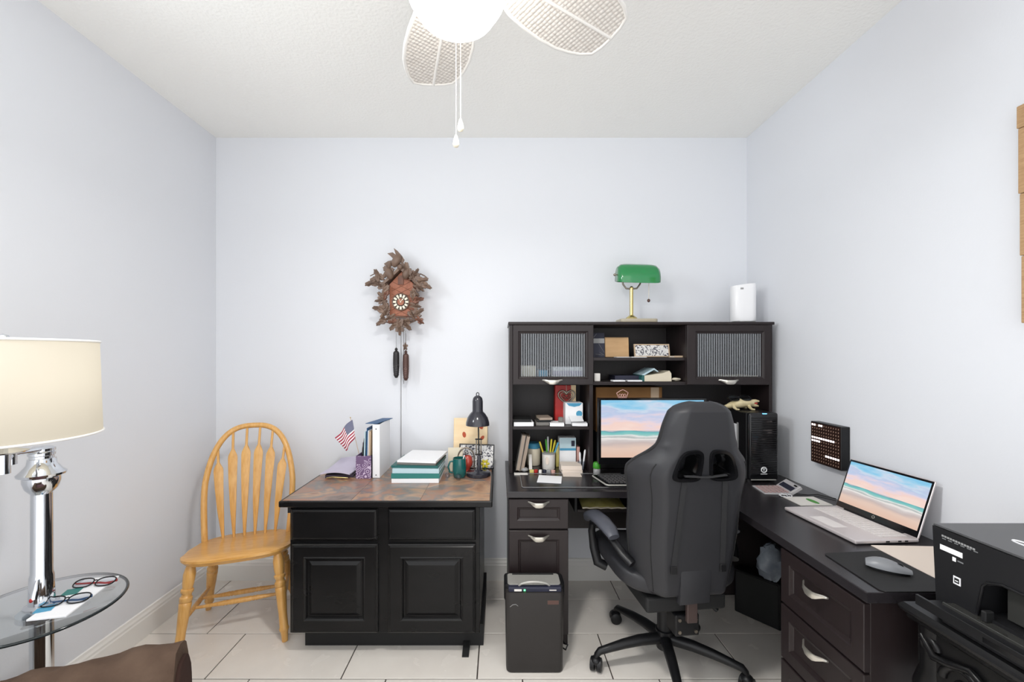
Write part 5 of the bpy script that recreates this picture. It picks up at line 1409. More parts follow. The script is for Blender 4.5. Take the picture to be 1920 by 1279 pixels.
cb = thing('ink_carton', 'blue and white printer ink carton standing under the middle shelf', 'box', (q(1064, 2.5), 2.52, z4))
x0, x1 = q(1049, 2.49), q(1080, 2.49)
mesh('carton', box(nb(), x0, x1, 2.49, 2.56, z4, z4+0.175, 0.002), 'paper', cb)
mesh('blue_label', box(nb(), x0+0.001, x1-0.001, 2.4885, 2.4898, z4+0.11, z4+0.174), 'light_blue', cb)
mesh('blue_stripe', box(nb(), x0+0.001, x1-0.001, 2.4880, 2.4885, z4+0.100, z4+0.113), 'sky_blue', cb)
mesh('dark_mark', box(nb(), x1-0.028, x1-0.008, 2.4875, 2.4885, z4+0.125, z4+0.158), 'navy', cb)
bm = nb(); box(bm, q(1081, 2.5), q(1086.5, 2.5), 2.49, 2.56, z4, z4+0.12, 0.001); single('pink_card', bm, 'pink', 'pinkish card standing right of the ink carton', 'card')
bm = nb(); box(bm, q(1042.5, 2.5), q(1047.8, 2.5), 2.50, 2.58, z4, z4+0.13, 0.001); single('yellow_booklet', bm, 'yellow_paper', 'yellowed booklet standing left of the ink carton', 'booklet')
zq = z4
for lb, h_, r_ in (('cream paper pad at the bottom of the pad stack on the desk', 0.020, 2), ('cream paper pad on top of the pad stack on the desk', 0.022, -3)):
    sheet('paper_pad', lb, 'notepad', (q(1070, 2.40), 2.405, zq), (0.115, 0.10, h_), RD(r_), 'paper_cream'); zq += h_ + 0.0008
sheet('memo_sheet', 'cream memo sheet poking out in front of the pad stack', 'paper', (q(1072, 2.32), 2.315, z4+0.003), (0.10, 0.065, 0.002), RD(-4), 'paper_cream')
hd_ = thing('pen_stand', 'clear tumbler holding white pens beside the pad stack', 'cup', (q(1093, 2.43), 2.43, z4))
mesh('tumbler', lathe(nb(), [(0, z4), (0.020, z4), (0.024, z4+0.055), (0.022, z4+0.055), (0.018, z4+0.004), (0, z4+0.003)], (q(1090.5, 2.43), 2.43, 0), 20), 'lens', hd_, 50)
for i, (dx_, lean, ln, lb) in enumerate(((-0.006, -0.05, 0.10, 'thin white pen leaning left in the clear tumbler'), (0.006, 0.12, 0.115, 'thick white marker leaning right in the clear tumbler'))):
    p0 = V(q(1090.5, 2.43)+dx_, 2.43, z4+0.005)
    single('white_marker', turned(nb(), p0, p0 + V(math.sin(lean), -0.05, 1).normalized()*ln, [(0, 0.004), (0.7, 0.0055), (0.9, 0.006), (1, 0.003)], 10), 'white_plastic', lb, 'pen', smooth=50)
# clutter on the desk edge
sheet('white_leaflet', 'white leaflet lying at the left foot of the hutch', 'paper', (q(977, 2.33), 2.345, z4), (0.075, 0.04, 0.003), 0, 'lime_white')
bm = nb(); ell(bm, (q(984, 2.37), 2.395, z4+0.013), (0.022, 0.02, 0.012), 14, 8); single('stapler', bm, 'grey_plastic', 'small grey stapler near the left foot of the hutch', 'stapler', smooth=60)
for i, (px, m_, lb) in enumerate(((997, 'yellow_paper', 'olive eraser in the clutter row under the pen cup'), (1005, 'red', 'red clip case in the clutter row under the pen cup'), (1013, 'lime_white', 'white correction roller in the clutter row under the pen cup'), (1021, 'navy', 'navy spool in the clutter row under the pen cup'), (1029, 'grey_plastic', 'grey tape case in the clutter row under the pen cup'), (1037, 'pink', 'peach sticky pad in the clutter row under the pen cup'))):
    bm = nb(); M = Matrix.Translation((q(px, 2.37), 2.372 + 0.006*math.sin(i*2.3), z4)) @ Matrix.Rotation(i*0.7, 4, 'Z')
    if i % 2: prism(bm, circ((0, 0), 0.012, 14, ry=0.010), 0, 0.017, 'xy', bev=0.002, M=M)
    else: box(bm, -0.012, 0.012, -0.008, 0.008, 0, 0.018, 0.003, 2, M=M)
    single('desk_trinket', bm, m_, lb, 'stationery')
sheet('blank_note', 'blank white note sheet lying on the dark desk pad', 'paper', (q(1030, 2.2)+0.006, 2.235, z4+0.0032), (0.125, 0.13, 0.0015), RD(-10), 'paper')
# desk pad with pale edge
dp = thing('desk_pad', 'dark glass desk pad with a pale edge in front of the hutch', 'desk pad', (0.45, 2.2, DZ))
bm = nb(); prism(bm, rrect(q(979, 2.1), 0.90, 2.105, 2.352, 0.012), DZ+0.0006, DZ+0.003, 'xy'); mesh('pad', bm, 'espresso_top', dp)
rp = [V(a, b, DZ+0.003) for a, b in rrect(q(979, 2.1), 0.90, 2.105, 2.352, 0.012)]
mesh('pale_edge', tube(nb(), rp, 0.0013, 6, closed=True), 'grey_plastic', dp)
gr = thing('green_cap_bottle', 'small grey bottle with a green cap by the hutch upright', 'bottle', (q(1119, 2.36), 2.36, z4))
gx = q(1119.5, 2.33)
mesh('bottle', lathe(nb(), [(0, z4+0.002), (0.018, z4+0.002), (0.02, z4+0.006), (0.02, z4+0.032), (0.016, z4+0.037), (0, z4+0.037)], (gx, 2.335, 0), 20), 'grey_plastic', gr, 40)
mesh('cap', lathe(nb(), [(0, z4+0.0372), (0.021, z4+0.0372), (0.022, z4+0.04), (0.021, z4+0.060), (0.016, z4+0.070), (0, z4+0.072)], (gx, 2.335, 0), 20), 'green_plastic', gr, 40)

# ------------------------------------------------------------------ monitor and keyboard
YM = 2.262
mo = thing('monitor', 'black widescreen monitor showing a pastel beach picture', 'monitor', (0.82, 2.32, DZ))
mx0, mx1, mz0, mz1 = X(1127, YM), X(1127, YM)+0.552, Z(858, YM), Z(750.5, YM)
mesh('housing', box(nb(), mx0-0.012, mx1+0.012, YM+0.002, YM+0.045, mz0-0.035, mz1+0.010, 0.004, 2), 'black_plastic', mo)
bm = nb(); uvl = bm.loops.layers.uv.new('UVMap'); grid(bm, lambda a, b: V(mx0 + (mx1-mx0)*a, YM, mz0 + (mz1-mz0)*b), 1, 1, uvl)
for f in bm.faces:
    pass
mesh('screen', bm, 'beach', mo, label='lit screen with a pastel beach scene')
bm = nb()
for a in ((mx0-0.012, mx0-0.001, mz0-0.035, mz1+0.010), (mx1+0.001, mx1+0.012, mz0-0.035, mz1+0.010), (mx0-0.001, mx1+0.001, mz1+0.001, mz1+0.010), (mx0-0.001, mx1+0.001, mz0-0.035, mz0-0.001)):
    box(bm, a[0], a[1], YM-0.004, YM+0.003, a[2], a[3])
bmesh.ops.remove_doubles(bm, verts=bm.verts[:], dist=1e-5)
mesh('bezel', bm, 'black_gloss', mo)
xm = (mx0+mx1)/2
mesh('stand_neck', box(nb(), xm-0.04, xm+0.04, YM+0.03, YM+0.055, DZ+0.012, mz0+0.10, 0.004), 'black_plastic', mo)
mesh('stand_base', prism(nb(), rrect(xm-0.15, xm+0.15, YM-0.045, YM+0.11, 0.03), DZ+0.0036, DZ+0.014, 'xy', bev=0.003), 'black_gloss', mo)
orn = thing('copper_ornament', 'small copper wire pentagon ornament standing on top of the monitor', 'ornament', (X(1167, YM), YM+0.02, mz1+0.011))
ox, oz = X(1167, YM+0.02), mz1+0.0125
pts = [(-0.022, 0), (-0.031, 0.024), (-0.012, 0.036), (0.002, 0.042), (0.016, 0.036), (0.031, 0.026), (0.022, 0)]
mesh('wire_frame', tube(nb(), [(ox+a, YM+0.02, oz+b) for a, b in pts], 0.0022, 6, closed=True), 'pink', orn, 60)
for a in (-0.013, 0.0, 0.013):
    mesh('wire_loop', tube(nb(), [(ox+a+0.0055*math.cos(t), YM+0.02, oz+0.011+0.008*math.sin(t)) for t in [2*PI*k/12 for k in range(12)]], 0.0016, 6, closed=True), 'pink', orn, 60)
pm('key_black', (58, 58, 60), 0.5)
kb = thing('keyboard', 'black keyboard with a silver rim on the desk pad', 'keyboard', (0.74, 2.16, DZ))
kx0, kx1, ky0, ky1 = X(1137, 2.11)+0.0, 0.99, 2.100, 2.235
zk = DZ + 0.0042
def kpt(x, y, h): return V(x, y, zk + h + 0.10*(y-ky0))
bm = nb(); Mk = Matrix.Translation((0, ky0, zk)) @ Matrix.Rotation(RD(5), 4, 'X')
prism(bm, rrect(kx0, kx1, 0, ky1-ky0, 0.014), 0, 0.014, 'xy', bev=0.002, M=Mk)
for v in bm.verts:
    v.co.x -= 0.35*(v.co.y-ky0) if v.co.x < 0.7 else 0
mesh('tray', bm, 'black_gloss', kb)
rp = [Mk @ V(a, b, 0.010) for a, b in rrect(kx0, kx1, 0, ky1-ky0, 0.014)]
for p in rp: p.x -= 0.35*(p.y-ky0) if p.x < 0.7 else 0
mesh('silver_rim', tube(nb(), rp, 0.0042, 8, closed=True), 'silver_plastic', kb, 60)
bm = nb()
for j in range(6):
    for i in range(19):
        yk = 0.012 + 0.0195*j
        xk = kx0 + 0.022 + 0.0195*i - 0.30*yk*(1 if i < 12 else 0.0)
        if xk > kx1-0.02: continue
        box(bm, xk-0.008, xk+0.008, yk, yk+0.016, 0.0142, 0.0205, 0.0012, M=Mk)
mesh('keys', bm, 'key_black', kb, kind='stuff')
# envelope on the keyboard tray
ev = thing('padded_envelope', 'yellow padded envelope lying on the keyboard tray', 'envelope', (X(1130, 2.2), 2.27, 0.631))
def evp(a, b):
    x = X(1092, 2.18) + 0.225*a + 0.01*b; y = 2.180 + 0.17*b
    return V(x, y, 0.6315 + 0.022*(math.sin(PI*min(1, max(0, a)))**0.5) * (math.sin(PI*min(1, max(0, 0.08+b*0.84)))**0.5) + 0.002*math.sin(25*a+9*b))
bm = nb(); P1 = grid(bm, evp, 16, 10); lowv = [[bm.verts.new((v.co.x, v.co.y, 0.631)) for v in r_] for r_ in P1]
for j in range(10):
    for i in range(16): bm.faces.new((lowv[j][i], lowv[j+1][i], lowv[j+1][i+1], lowv[j][i+1]))
for k in range(16):
    bm.faces.new((P1[0][k], P1[0][k+1], lowv[0][k+1], lowv[0][k])); bm.faces.new((P1[10][k], P1[10][k+1], lowv[10][k+1], lowv[10][k]))
for k in range(10):
    bm.faces.new((P1[k][0], P1[k+1][0], lowv[k+1][0], lowv[k][0])); bm.faces.new((P1[k][16], P1[k+1][16], lowv[k+1][16], lowv[k][16]))
mesh('pouch', bm, 'yellow_paper', ev, 60)
mesh('paper_edge', tube(nb(), [(X(1092, 2.18)+0.225*t/12, 2.177, 0.636+0.002*math.sin(t*2.1)) for t in range(13)], 0.0045, 8), 'cream', ev, 60)

# ------------------------------------------------------------------ computer tower and what lies on it
YP = 2.19
pt = thing('computer_tower', 'black computer tower with a white ring logo in the desk corner', 'computer', (1.375, 2.4, DZ))
px0, px1 = X(1404, YP), X(1461, YP)
ptz = Z(775, YP)
for x in (px0+0.02, px1-0.02):
    for y in (YP+0.03, YP+0.36): mesh('foot', cyl(nb(), (x, y, DZ+0.0005), (x, y, DZ+0.013), 0.012, seg=14), 'black_matte', pt)
mesh('case', box(nb(), px0, px1, YP+0.022, YP+0.43, DZ+0.012, ptz, 0.004), 'black_plastic', pt)
fp = mesh('front_panel', box(nb(), px0+0.002, px1-0.002, YP, YP+0.022, DZ+0.012, ptz+0.002, 0.012, 3), 'black_gloss', pt, 40)
bm = nb()
for k in range(26):
    z = DZ + 0.045 + k*0.0115
    box(bm, px0+0.012, px1-0.012, YP-0.0012, YP+0.002, z, z+0.006)
mesh('mesh_grille', bm, 'black_plastic', fp, kind='stuff')
lx_, lz_ = X(1432, YP), Z(881, YP)
mesh('ring_logo', tube(nb(), [(lx_ + 0.0135*math.cos(t), YP-0.002, lz_ + 0.0135*math.sin(t)) for t in [2*PI*k/28 for k in range(28)]], 0.0026, 6, closed=True), 'white_plastic', fp, 60)
mesh('logo_mark', tube(nb(), [(lx_-0.007, YP-0.002, lz_+0.005), (lx_+0.006, YP-0.002, lz_+0.005), (lx_, YP-0.002, lz_+0.004), (lx_, YP-0.002, lz_-0.008)], 0.0018, 6), 'white_plastic', fp, 60)
mesh('logo_bar', cbox(nb(), (lx_, YP-0.0015, lz_-0.0215), (0.034, 0.001, 0.0032)), 'white_plastic', fp)
mesh('silver_lip', cbox(nb(), ((px0+px1)/2-0.004, YP-0.003, DZ+0.016), (0.13, 0.004, 0.005), 0.001), 'silver_plastic', fp)
mesh('power_light', cbox(nb(), (X(1434, YP), YP+0.002, ptz-0.003), (0.022, 0.006, 0.004), 0.001), 'light_blue_led', fp)
mesh('side_label', box(nb(), px0-0.001, px0, 2.30, 2.42, 0.95, 1.05), 'paper', pt)
mesh('side_strip', box(nb(), px0-0.003, px0, 2.285, 2.297, 0.90, 1.06), 'grey_plastic', pt)
cr = thing('crocodile_figurine', 'beige crocodile figurine with open red mouth on the computer tower', 'figurine', (1.32, 2.33, ptz))
YC = 2.335
def cpt(px, py, y=0.0): return V(X(px, YC), YC + y, Z(py, YC))
zb_ = ptz + 0.001
bz = lambda z: zb_ + z
cx0 = X(1388, YC)
bm = nb(); tube(bm, [(cx0-0.098, YC+0.01, bz(0.012)), (cx0-0.07, YC+0.008, bz(0.018)), (cx0-0.035, YC, bz(0.030)), (cx0, YC, bz(0.036)), (cx0+0.035, YC, bz(0.036)), (cx0+0.055, YC, bz(0.037)), (cx0+0.07, YC, bz(0.035))], [0.004, 0.010, 0.022, 0.026, 0.022, 0.018, 0.014], 14)
mesh('body', bm, 'croc', cr, 60)
mesh('upper_jaw', tube(nb(), [(cx0+0.06, YC, bz(0.043)), (cx0+0.085, YC, bz(0.048)), (cx0+0.103, YC, bz(0.046))], [0.013, 0.009, 0.005], 10), 'croc', cr, 60)
mesh('lower_jaw', tube(nb(), [(cx0+0.06, YC, bz(0.028)), (cx0+0.085, YC, bz(0.022)), (cx0+0.100, YC, bz(0.019))], [0.011, 0.008, 0.004], 10), 'croc', cr, 60)
mesh('mouth', tube(nb(), [(cx0+0.06, YC, bz(0.036)), (cx0+0.094, YC, bz(0.034))], [0.009, 0.004], 8), 'mouth_red', cr, 60)
for dx_, sy_ in ((-0.045, -1), (-0.045, 1), (0.04, -1), (0.04, 1)):
    mesh('leg', tube(nb(), [(cx0+dx_, YC+sy_*0.012, bz(0.026)), (cx0+dx_-0.004, YC+sy_*0.03, bz(0.014)), (cx0+dx_+0.004, YC+sy_*0.036, bz(0.0055)), (cx0+dx_+0.018, YC+sy_*0.038, bz(0.0045))], [0.010, 0.008, 0.006, 0.0045], 8), 'croc', cr, 60)
glasses('dark sunglasses resting on the back of the crocodile figurine', Matrix.Translation((cx0-0.005, YC-0.022, bz(0.051))) @ Matrix.Rotation(RD(4), 4, 'Z') @ Matrix.Rotation(RD(-50), 4, 'X'), 'black_gloss', lens='dark_lens', name='sunglasses')

# ------------------------------------------------------------------ on the return of the desk
zr = DZ + 0.0006
# laptop
la_ = thing('laptop', 'open silver laptop with beach wallpaper on the desk return', 'laptop', (1.345, 1.64, zr), RD(4), world=False)
LW, LD = 0.335, 0.238       # width along y, depth along x; screen faces -x
mesh('base', box(nb(), -LD/2, LD/2, -LW/2, LW/2, 0.002, 0.015, 0.004, 2), 'laptop', la_)
mesh('touchpad', box(nb(), -LD/2+0.02, -LD/2+0.075, -0.055, 0.055, 0.0151, 0.0156), 'laptop_key', la_)
bm = nb()
for j in range(6):
    for i in range(15):
        x = LD/2 - 0.03 - 0.0175*j; y = -0.145 + 0.0195*i
        box(bm, x-0.0075, x+0.0075, y, y+0.0165, 0.0151, 0.0168)
mesh('keys', bm, 'laptop_key', la_, kind='stuff')
mesh('shadow_gap', box(nb(), -LD/2+0.012, LD/2-0.012, -LW/2+0.012, LW/2-0.012, 0.0002, 0.002), 'black_matte', la_)  # dark sheet standing in for the shadow under the laptop base
for k, (y0_, y1_) in enumerate(((-0.01, 0.012),)):
    pass
bm = nb()
for x, w in ((0.045, 0.012), (0.07, 0.012), (-0.0, 0.014)):
    box(bm, x-w/2, x+w/2, -LW/2-0.0006, -LW/2, 0.006, 0.011)
mesh('side_ports', bm, 'black_matte', la_, kind='stuff')
Ml = Matrix.Translation((LD/2 - 0.006, 0, 0.014)) @ Matrix.Rotation(RD(19), 4, 'Y')
lid = mesh('lid', box(nb(), 0.0, 0.006, -LW/2, LW/2, 0, 0.213, 0.004, 2, M=Ml), 'laptop', la_)
mesh('screen_bezel', box(nb(), -0.0012, 0.0, -LW/2+0.003, LW/2-0.003, 0.003, 0.210, M=Ml), 'black_gloss', lid)
bm = nb(); uvl = bm.loops.layers.uv.new('UVMap'); grid(bm, lambda a, b: Ml @ V(-0.0016, LW/2 - 0.009 - (LW-0.018)*a, 0.026 + 0.176*b), 1, 1, uvl)
mesh('screen', bm, 'beach', lid, label='lit laptop screen with a pastel beach scene')
mesh('ring_logo', tube(nb(), [Ml @ V(-0.0018, 0.005*math.cos(t), 0.0145 + 0.005*math.sin(t)) for t in [2*PI*k/16 for k in range(16)]], 0.0012, 6, closed=True), 'silver_plastic', lid, 60)
mesh('hinge', cyl(nb(), (LD/2-0.008, -0.12, 0.014), (LD/2-0.008, 0.12, 0.014), 0.006, seg=12), 'black_plastic', la_)
# papers, mouse pad, mouse
bm = nb(); prism(bm, [(1.288, 1.12), (1.535, 1.12), (1.535, 1.452), (1.288, 1.462)], zr, zr+0.0018, 'xy'); 
single('planner_sheet', bm, 'paper_cream', 'cream planner sheet on the desk between laptop and printer', 'paper')
bm = nb(); prism(bm, [(1.075, 1.172), (1.065, 1.185), (1.075, 1.392), (1.083, 1.402), (1.272, 1.418), (1.282, 1.41), (1.284, 1.172)], zr, zr+0.003, 'xy', bev=0.0008)
single('mouse_pad', bm, 'black_matte', 'black mouse pad on the end of the desk return', 'mouse pad')
ms = thing('computer_mouse', 'grey wireless mouse on the black mouse pad', 'mouse', (1.185, 1.285, zr+0.0034), RD(-38), world=False)
bm = nb(); loops = []
for i in range(13):
    t = i/12
    w = 0.031*(math.sin(PI*(0.10+0.80*t))**0.55) * (1-0.22*t); h = 0.036*math.sin(PI*(0.14+0.72*t))**0.9*(1-0.48*t) + 0.006
    L_ = []
    for k in range(15):
        a = PI*k/14
        L_.append(bm.verts.new((-0.053 + 0.106*t, w*math.cos(a), 0.008 + (h-0.008)*math.sin(a)**0.8)))
    loops.append(L_)
for A, B in zip(loops, loops[1:]):
    for k in range(14): bm.faces.new((A[k], A[k+1], B[k+1], B[k]))
bm.faces.new(loops[0]); bm.faces.new(loops[-1]); bm.faces.new([l[0] for l in loops] + [l[-1] for l in loops[::-1]])
mesh('shell', bm, 'mouse_grey', ms, 60)
mesh('base', prism(nb(), [(0.050*math.cos(t), 0.027*math.sin(t)*(1-0.18*math.cos(t))) for t in [2*PI*k/24 for k in range(24)]], 0.0, 0.010, 'xy', bev=0.002), 'black_plastic', ms)
mesh('wheel', cyl(nb(), (0.026, -0.004, 0.022), (0.026, 0.004, 0.022), 0.008, seg=14), 'black_plastic', ms)
# calculator
cl = thing('calculator', 'grey desk calculator with a raised tilted display', 'calculator', (1.352, 2.055, zr), RD(-8), world=False)
mesh('keypad_body', prism(nb(), [(-0.085, 0.004), (0.03, 0.010), (0.03, 0.0), (-0.085, 0.0)], -0.065, 0.065, 'xz', bev=0.002), 'calc', cl)
bm = nb()
for i in range(6):
    for j in range(5):
        x = -0.076 + 0.0185*i; y = -0.052 + 0.022*j
        h = 0.004 + 0.006*(x+0.085)/0.115
        k = mesh('key', box(nb(), x, x+0.013, y, y+0.016, h, h+0.004, 0.001), 'calc_key', cl)
bm.free()
Mc = Matrix.Translation((0.028, 0, 0.008)) @ Matrix.Rotation(RD(-35), 4, 'Y')
dsp = mesh('display_head', box(nb(), 0, 0.058, -0.065, 0.065, -0.012, 0.004, 0.002, M=Mc), 'calc', cl)
mesh('display', box(nb(), 0.010, 0.036, -0.055, 0.055, 0.004, 0.0046, M=Mc), 'lcd', dsp)
mesh('solar_cell', box(nb(), 0.043, 0.051, -0.05, -0.025, 0.004, 0.0046, M=Mc), 'black_gloss', dsp)
# white card with a green leaf print, earbuds
wcard = thing('leaf_card', 'white card printed with a green leaf between calculator and laptop', 'card', (1.39, 1.907, zr))
Mw = Matrix.Translation((1.392, 1.907, zr)) @ Matrix.Rotation(RD(2), 4, 'Z')
mesh('card', box(nb(), -0.072, 0.072, -0.055, 0.055, 0, 0.003, M=Mw), 'lime_white', wcard)
mesh('leaf_print', prism(nb(), [(0.02 + 0.014*math.cos(t), -0.006 + 0.036*math.sin(t)) for t in [2*PI*k/16 for k in range(16)]], 0.003, 0.0036, 'xy', M=Mw), 'green_plastic', wcard)
bm = nb(); P = []
for k in range(26):
    t = k/25*2.3*PI
    P.append((1.325 + 0.022*math.cos(t) + 0.0009*k, 1.972 + 0.018*math.sin(t), zr+0.0035 + 0.0012*(k % 3)))
tube(bm, P, 0.0022, 6)
single('earphone_cable', bm, 'white_plastic', 'coiled white earphone cable in front of the calculator', 'cable', smooth=60)
bm = nb(); tube(bm, [(1.40, 2.01, zr+0.003), (1.45, 1.985, zr+0.003), (1.50, 1.99, zr+0.004), (1.54, 1.93, zr+0.004)], 0.0025, 6)
single('black_cable', bm, 'black_plastic', 'black cable lying along the wall behind the leaf card', 'cable', smooth=60)
# ------------------------------------------------------------------ lit letter panel on the right wall
lp0 = thing('led_wall_panel', 'square dark panel with rows of small lit letters on the right wall', 'led panel', (XR, 1.98, 0.905))
py0, py1, pz0, pz1, pxf = 1.888, 2.073, 0.905, 1.102, 1.530
mesh('housing', box(nb(), pxf, XR-0.0005, py0, py1, pz0, pz1, 0.002), 'black_plastic', lp0)
fcp = mesh('face', box(nb(), pxf-0.0012, pxf, py0+0.004, py1-0.004, pz0+0.004, pz1-0.004), 'led_face', lp0)
lit = {(0, 0), (0, 1), (0, 3), (0, 4)} | {(4, c) for c in range(0, 7)} | {(4, c) for c in range(7, 10)} | {(5, c) for c in range(0, 4)} | {(9, c) for c in range(6, 12)}
bo, bn = nb(), nb()
for r_ in range(12):
    for c in range(12):
        y = py1 - 0.014 - c*0.0143; z = pz1 - 0.014 - r_*0.0153
        if (r_, c) in lit:
            box(bo, pxf-0.0022, pxf-0.0012, y-0.0046, y+0.0046, z-0.0042, z+0.0042)
        else:
            box(bn, pxf-0.0018, pxf-0.0012, y-0.0020, y+0.0020, z-0.0030, z+0.0030)
mesh('lit_letters', bo, 'led_lit', fcp, kind='stuff', label='bright lit letters')
mesh('dark_letters', bn, 'led_off', fcp, kind='stuff')
# ------------------------------------------------------------------ wooden wall art at the right edge
wa = thing('plank_wall_art', 'weathered wooden plank panel hanging at the right edge of the wall', 'wall art', (XR, 1.0, 1.517))
zz = 1.517
for i, h_ in enumerate((0.20, 0.185, 0.195, 0.0685)):
    M = Matrix.Translation((XR-0.0005, 1.2475 + 0.0038*i, zz))
    bm = nb(); box(bm, -0.028, 0, -0.62, 0, 0.001, h_-0.001, 0.002, M=M)
    mesh('plank', bm, 'wood_art', wa); zz += h_
# ------------------------------------------------------------------ printer stand
st_ = thing('printer_stand', 'black carved side table carrying the printer', 'side table', (1.32, 0.85, 0))
SX0, SX1, SY0, SY1, SZ = 1.082, 1.548, 0.45, 1.146, 0.758
bm = nb(); loops = []
for o, z in ((0.016, SZ-0.040), (0.012, SZ-0.034), (0.012, SZ-0.028), (0.002, SZ-0.020), (0.0, SZ-0.012), (0.003, SZ-0.006), (0.008, SZ)):
    loops.append([bm.verts.new(p) for p in ((SX0+o, SY0+o, z), (SX1-o, SY0+o, z), (SX1-o, SY1-o, z), (SX0+o, SY1-o, z))])
for A, B in zip(loops, loops[1:]):
    for k in range(4): bm.faces.new((A[k], A[(k+1) % 4], B[(k+1) % 4], B[k]))
bm.faces.new(loops[0][::-1]); bm.faces.new(loops[-1])
mesh('table_top', bm, 'black_paint', st_)
bx0, bx1, by0, by1 = SX0+0.026, SX1-0.02, SY0+0.03, SY1-0.03
# scalloped apron towards the room
ap = [(by0, SZ-0.04), (by1, SZ-0.04)]
n = 26
for k in range(n+1):
    t = k/n
    y = by1 - (by1-by0)*t
    ap.append((y, SZ-0.285 + 0.10*(abs(math.sin(PI*t*3))**0.7)*(0.4+0.6*math.sin(PI*t))))
bm = nb(); prism(bm, ap, bx0, bx0+0.02, 'yz'); apn = mesh('apron', bm, 'black_paint', st_)
mesh('side_apron', box(nb(), bx0+0.02, bx1, by1-0.02, by1, SZ-0.26, SZ-0.04), 'black_paint', st_)
mesh('side_apron', box(nb(), bx0+0.02, bx1, by0, by0+0.02, SZ-0.26, SZ-0.04), 'black_paint', st_)
mesh('back_apron', box(nb(), bx1-0.02, bx1, by0+0.02, by1-0.02, SZ-0.26, SZ-0.04), 'black_paint', st_)
rings_bm = nb(); rings(rings_bm, lambda u, v, d: V(bx0 - d, u, v), by0+0.12, by1-0.20, SZ-0.185, SZ-0.062, [(0, 0), (0.004, 0.008), (0.012, 0.004), (0.018, 0.004)])
mesh('raised_panel', rings_bm, 'black_paint', apn)
def scroll(yc_, zc_, s, flip=1):
    pts = []
    for k in range(30):
        t = k/29*2.6*PI; r_ = s*(1-0.78*k/29)
        pts.append((bx0-0.001, yc_ + flip*r_*math.cos(t), zc_ + r_*math.sin(t)))
    return tube(nb(), pts, [0.010*(1-0.55*k/29) for k in range(30)], 8)
mesh('carved_scroll', scroll(by1-0.115, SZ-0.135, 0.052), 'black_paint', apn, 60)
mesh('carved_scroll', scroll(by1-0.030, SZ-0.085, 0.022, -1), 'black_paint', apn, 60)
mesh('carved_scroll', tube(nb(), [(bx0-0.004, by1-0.012, SZ-0.065), (bx0-0.008, by1-0.05, SZ-0.10), (bx0-0.008, by1-0.085, SZ-0.092), (bx0-0.006, by1-0.13, SZ-0.076), (bx0-0.004, by1-0.17, SZ-0.10), (bx0-0.003, by1-0.185, SZ-0.14)], [0.006, 0.011, 0.010, 0.009, 0.008, 0.004], 8), 'black_paint', apn, 60)
for lx2, ly2, sx_, sy_ in ((bx0+0.025, by1-0.025, -1, 1), (bx0+0.025, by0+0.025, -1, -1), (bx1-0.025, by1-0.025, 1, 1), (bx1-0.025, by0+0.025, 1, -1)):
    path = [(0, SZ-0.04, 0.034), (0.0, SZ-0.15, 0.034), (0.014, SZ-0.20, 0.038), (0.012, SZ-0.28, 0.034), (-0.004, SZ-0.42, 0.024), (-0.010, 0.16, 0.019), (-0.002, 0.06, 0.019), (0.014, 0.022, 0.026), (0.016, 0.0, 0.024)]
    out = 0.25 if sx_ > 0 else 0.5
    mesh('leg', tube(nb(), [(lx2 + sx_*o*out, ly2 + sy_*o*0.5, z) for o, z, r_ in path], [r_ for o, z, r_ in path], 12), 'black_paint', st_, 50)
# ------------------------------------------------------------------ printer
pr = thing('inkjet_printer', 'black all-in-one printer with stickers on the carved side table', 'printer', (1.33, 0.9, SZ))
Z0 = SZ + 0.0008
PX0, PX1, PY0, PY1, PZ = 1.148, 1.540, 0.66, 1.118, 0.978
ps = [(PY0, PZ), (PY1-0.003, PZ), (PY1, PZ-0.004), (PY1-0.012, Z0+0.004), (PY1-0.02, Z0), (PY0+0.02, Z0), (PY0+0.012, Z0+0.004)]
# body with an opening for the output tray in the front
oy0, oy1, oz0, oz1 = 0.72, 1.012, Z0+0.045, Z0+0.138
bm = nb()
prism(bm, [(PY0, Z0+0.006), (oy0, Z0+0.006), (oy0, oz1), (oy1-0.05, oz1), (oy1-0.012, oz1-0.022), (oy1, oz0), (oy1, Z0+0.006), (PY1-0.010, Z0+0.006), (PY1, PZ-0.0065), (PY0, PZ-0.0065)], PX0, PX1, 'yz')
mesh('body', bm, 'printer', pr)
mesh('lower_housing', box(nb(), PX0+0.004, PX1, oy0+0.0005, oy1-0.0005, Z0+0.006, oz0), 'printer', pr)
mesh('paper_chute', box(nb(), PX0+0.16, PX1, oy0+0.0005, oy1-0.0005, oz0, oz1-0.0225), 'black_matte', pr)
for y in (PY0+0.04, PY1-0.05):
    for x in (PX0+0.05, PX1-0.05): mesh('foot', cyl(nb(), (x, y, Z0-0.0005), (x, y, Z0+0.008), 0.012, seg=12), 'black_matte', pr)
mesh('opening_trim', tube(nb(), [(PX0-0.001, oy1, oz0), (PX0-0.001, oy1-0.012, oz1-0.022), (PX0-0.001, oy1-0.022, oz1-0.010), (PX0-0.001, oy1-0.05, oz1), (PX0-0.001, oy0, oz1)], 0.0035, 8), 'black_plastic', pr, 50)
mesh('inner_flap', box(nb(), PX0+0.03, PX0+0.036, oy0+0.005, oy1-0.035, oz0+0.006, oz1-0.004, M=None), 'smoke', pr, label='smoked plastic flap inside the paper opening')
mesh('scanner_lid', box(nb(), PX0-0.001, PX1, PY0, PY1, PZ-0.006, PZ, 0.003), 'printer_top', pr)
mesh('lid_logo', tube(nb(), [(1.232 + 0.010*math.cos(t), 0.985 + 0.026*math.sin(t), PZ+0.0006) for t in [2*PI*k/24 for k in range(24)]], 0.0022, 6, closed=True), 'white_plastic', pr, 60)
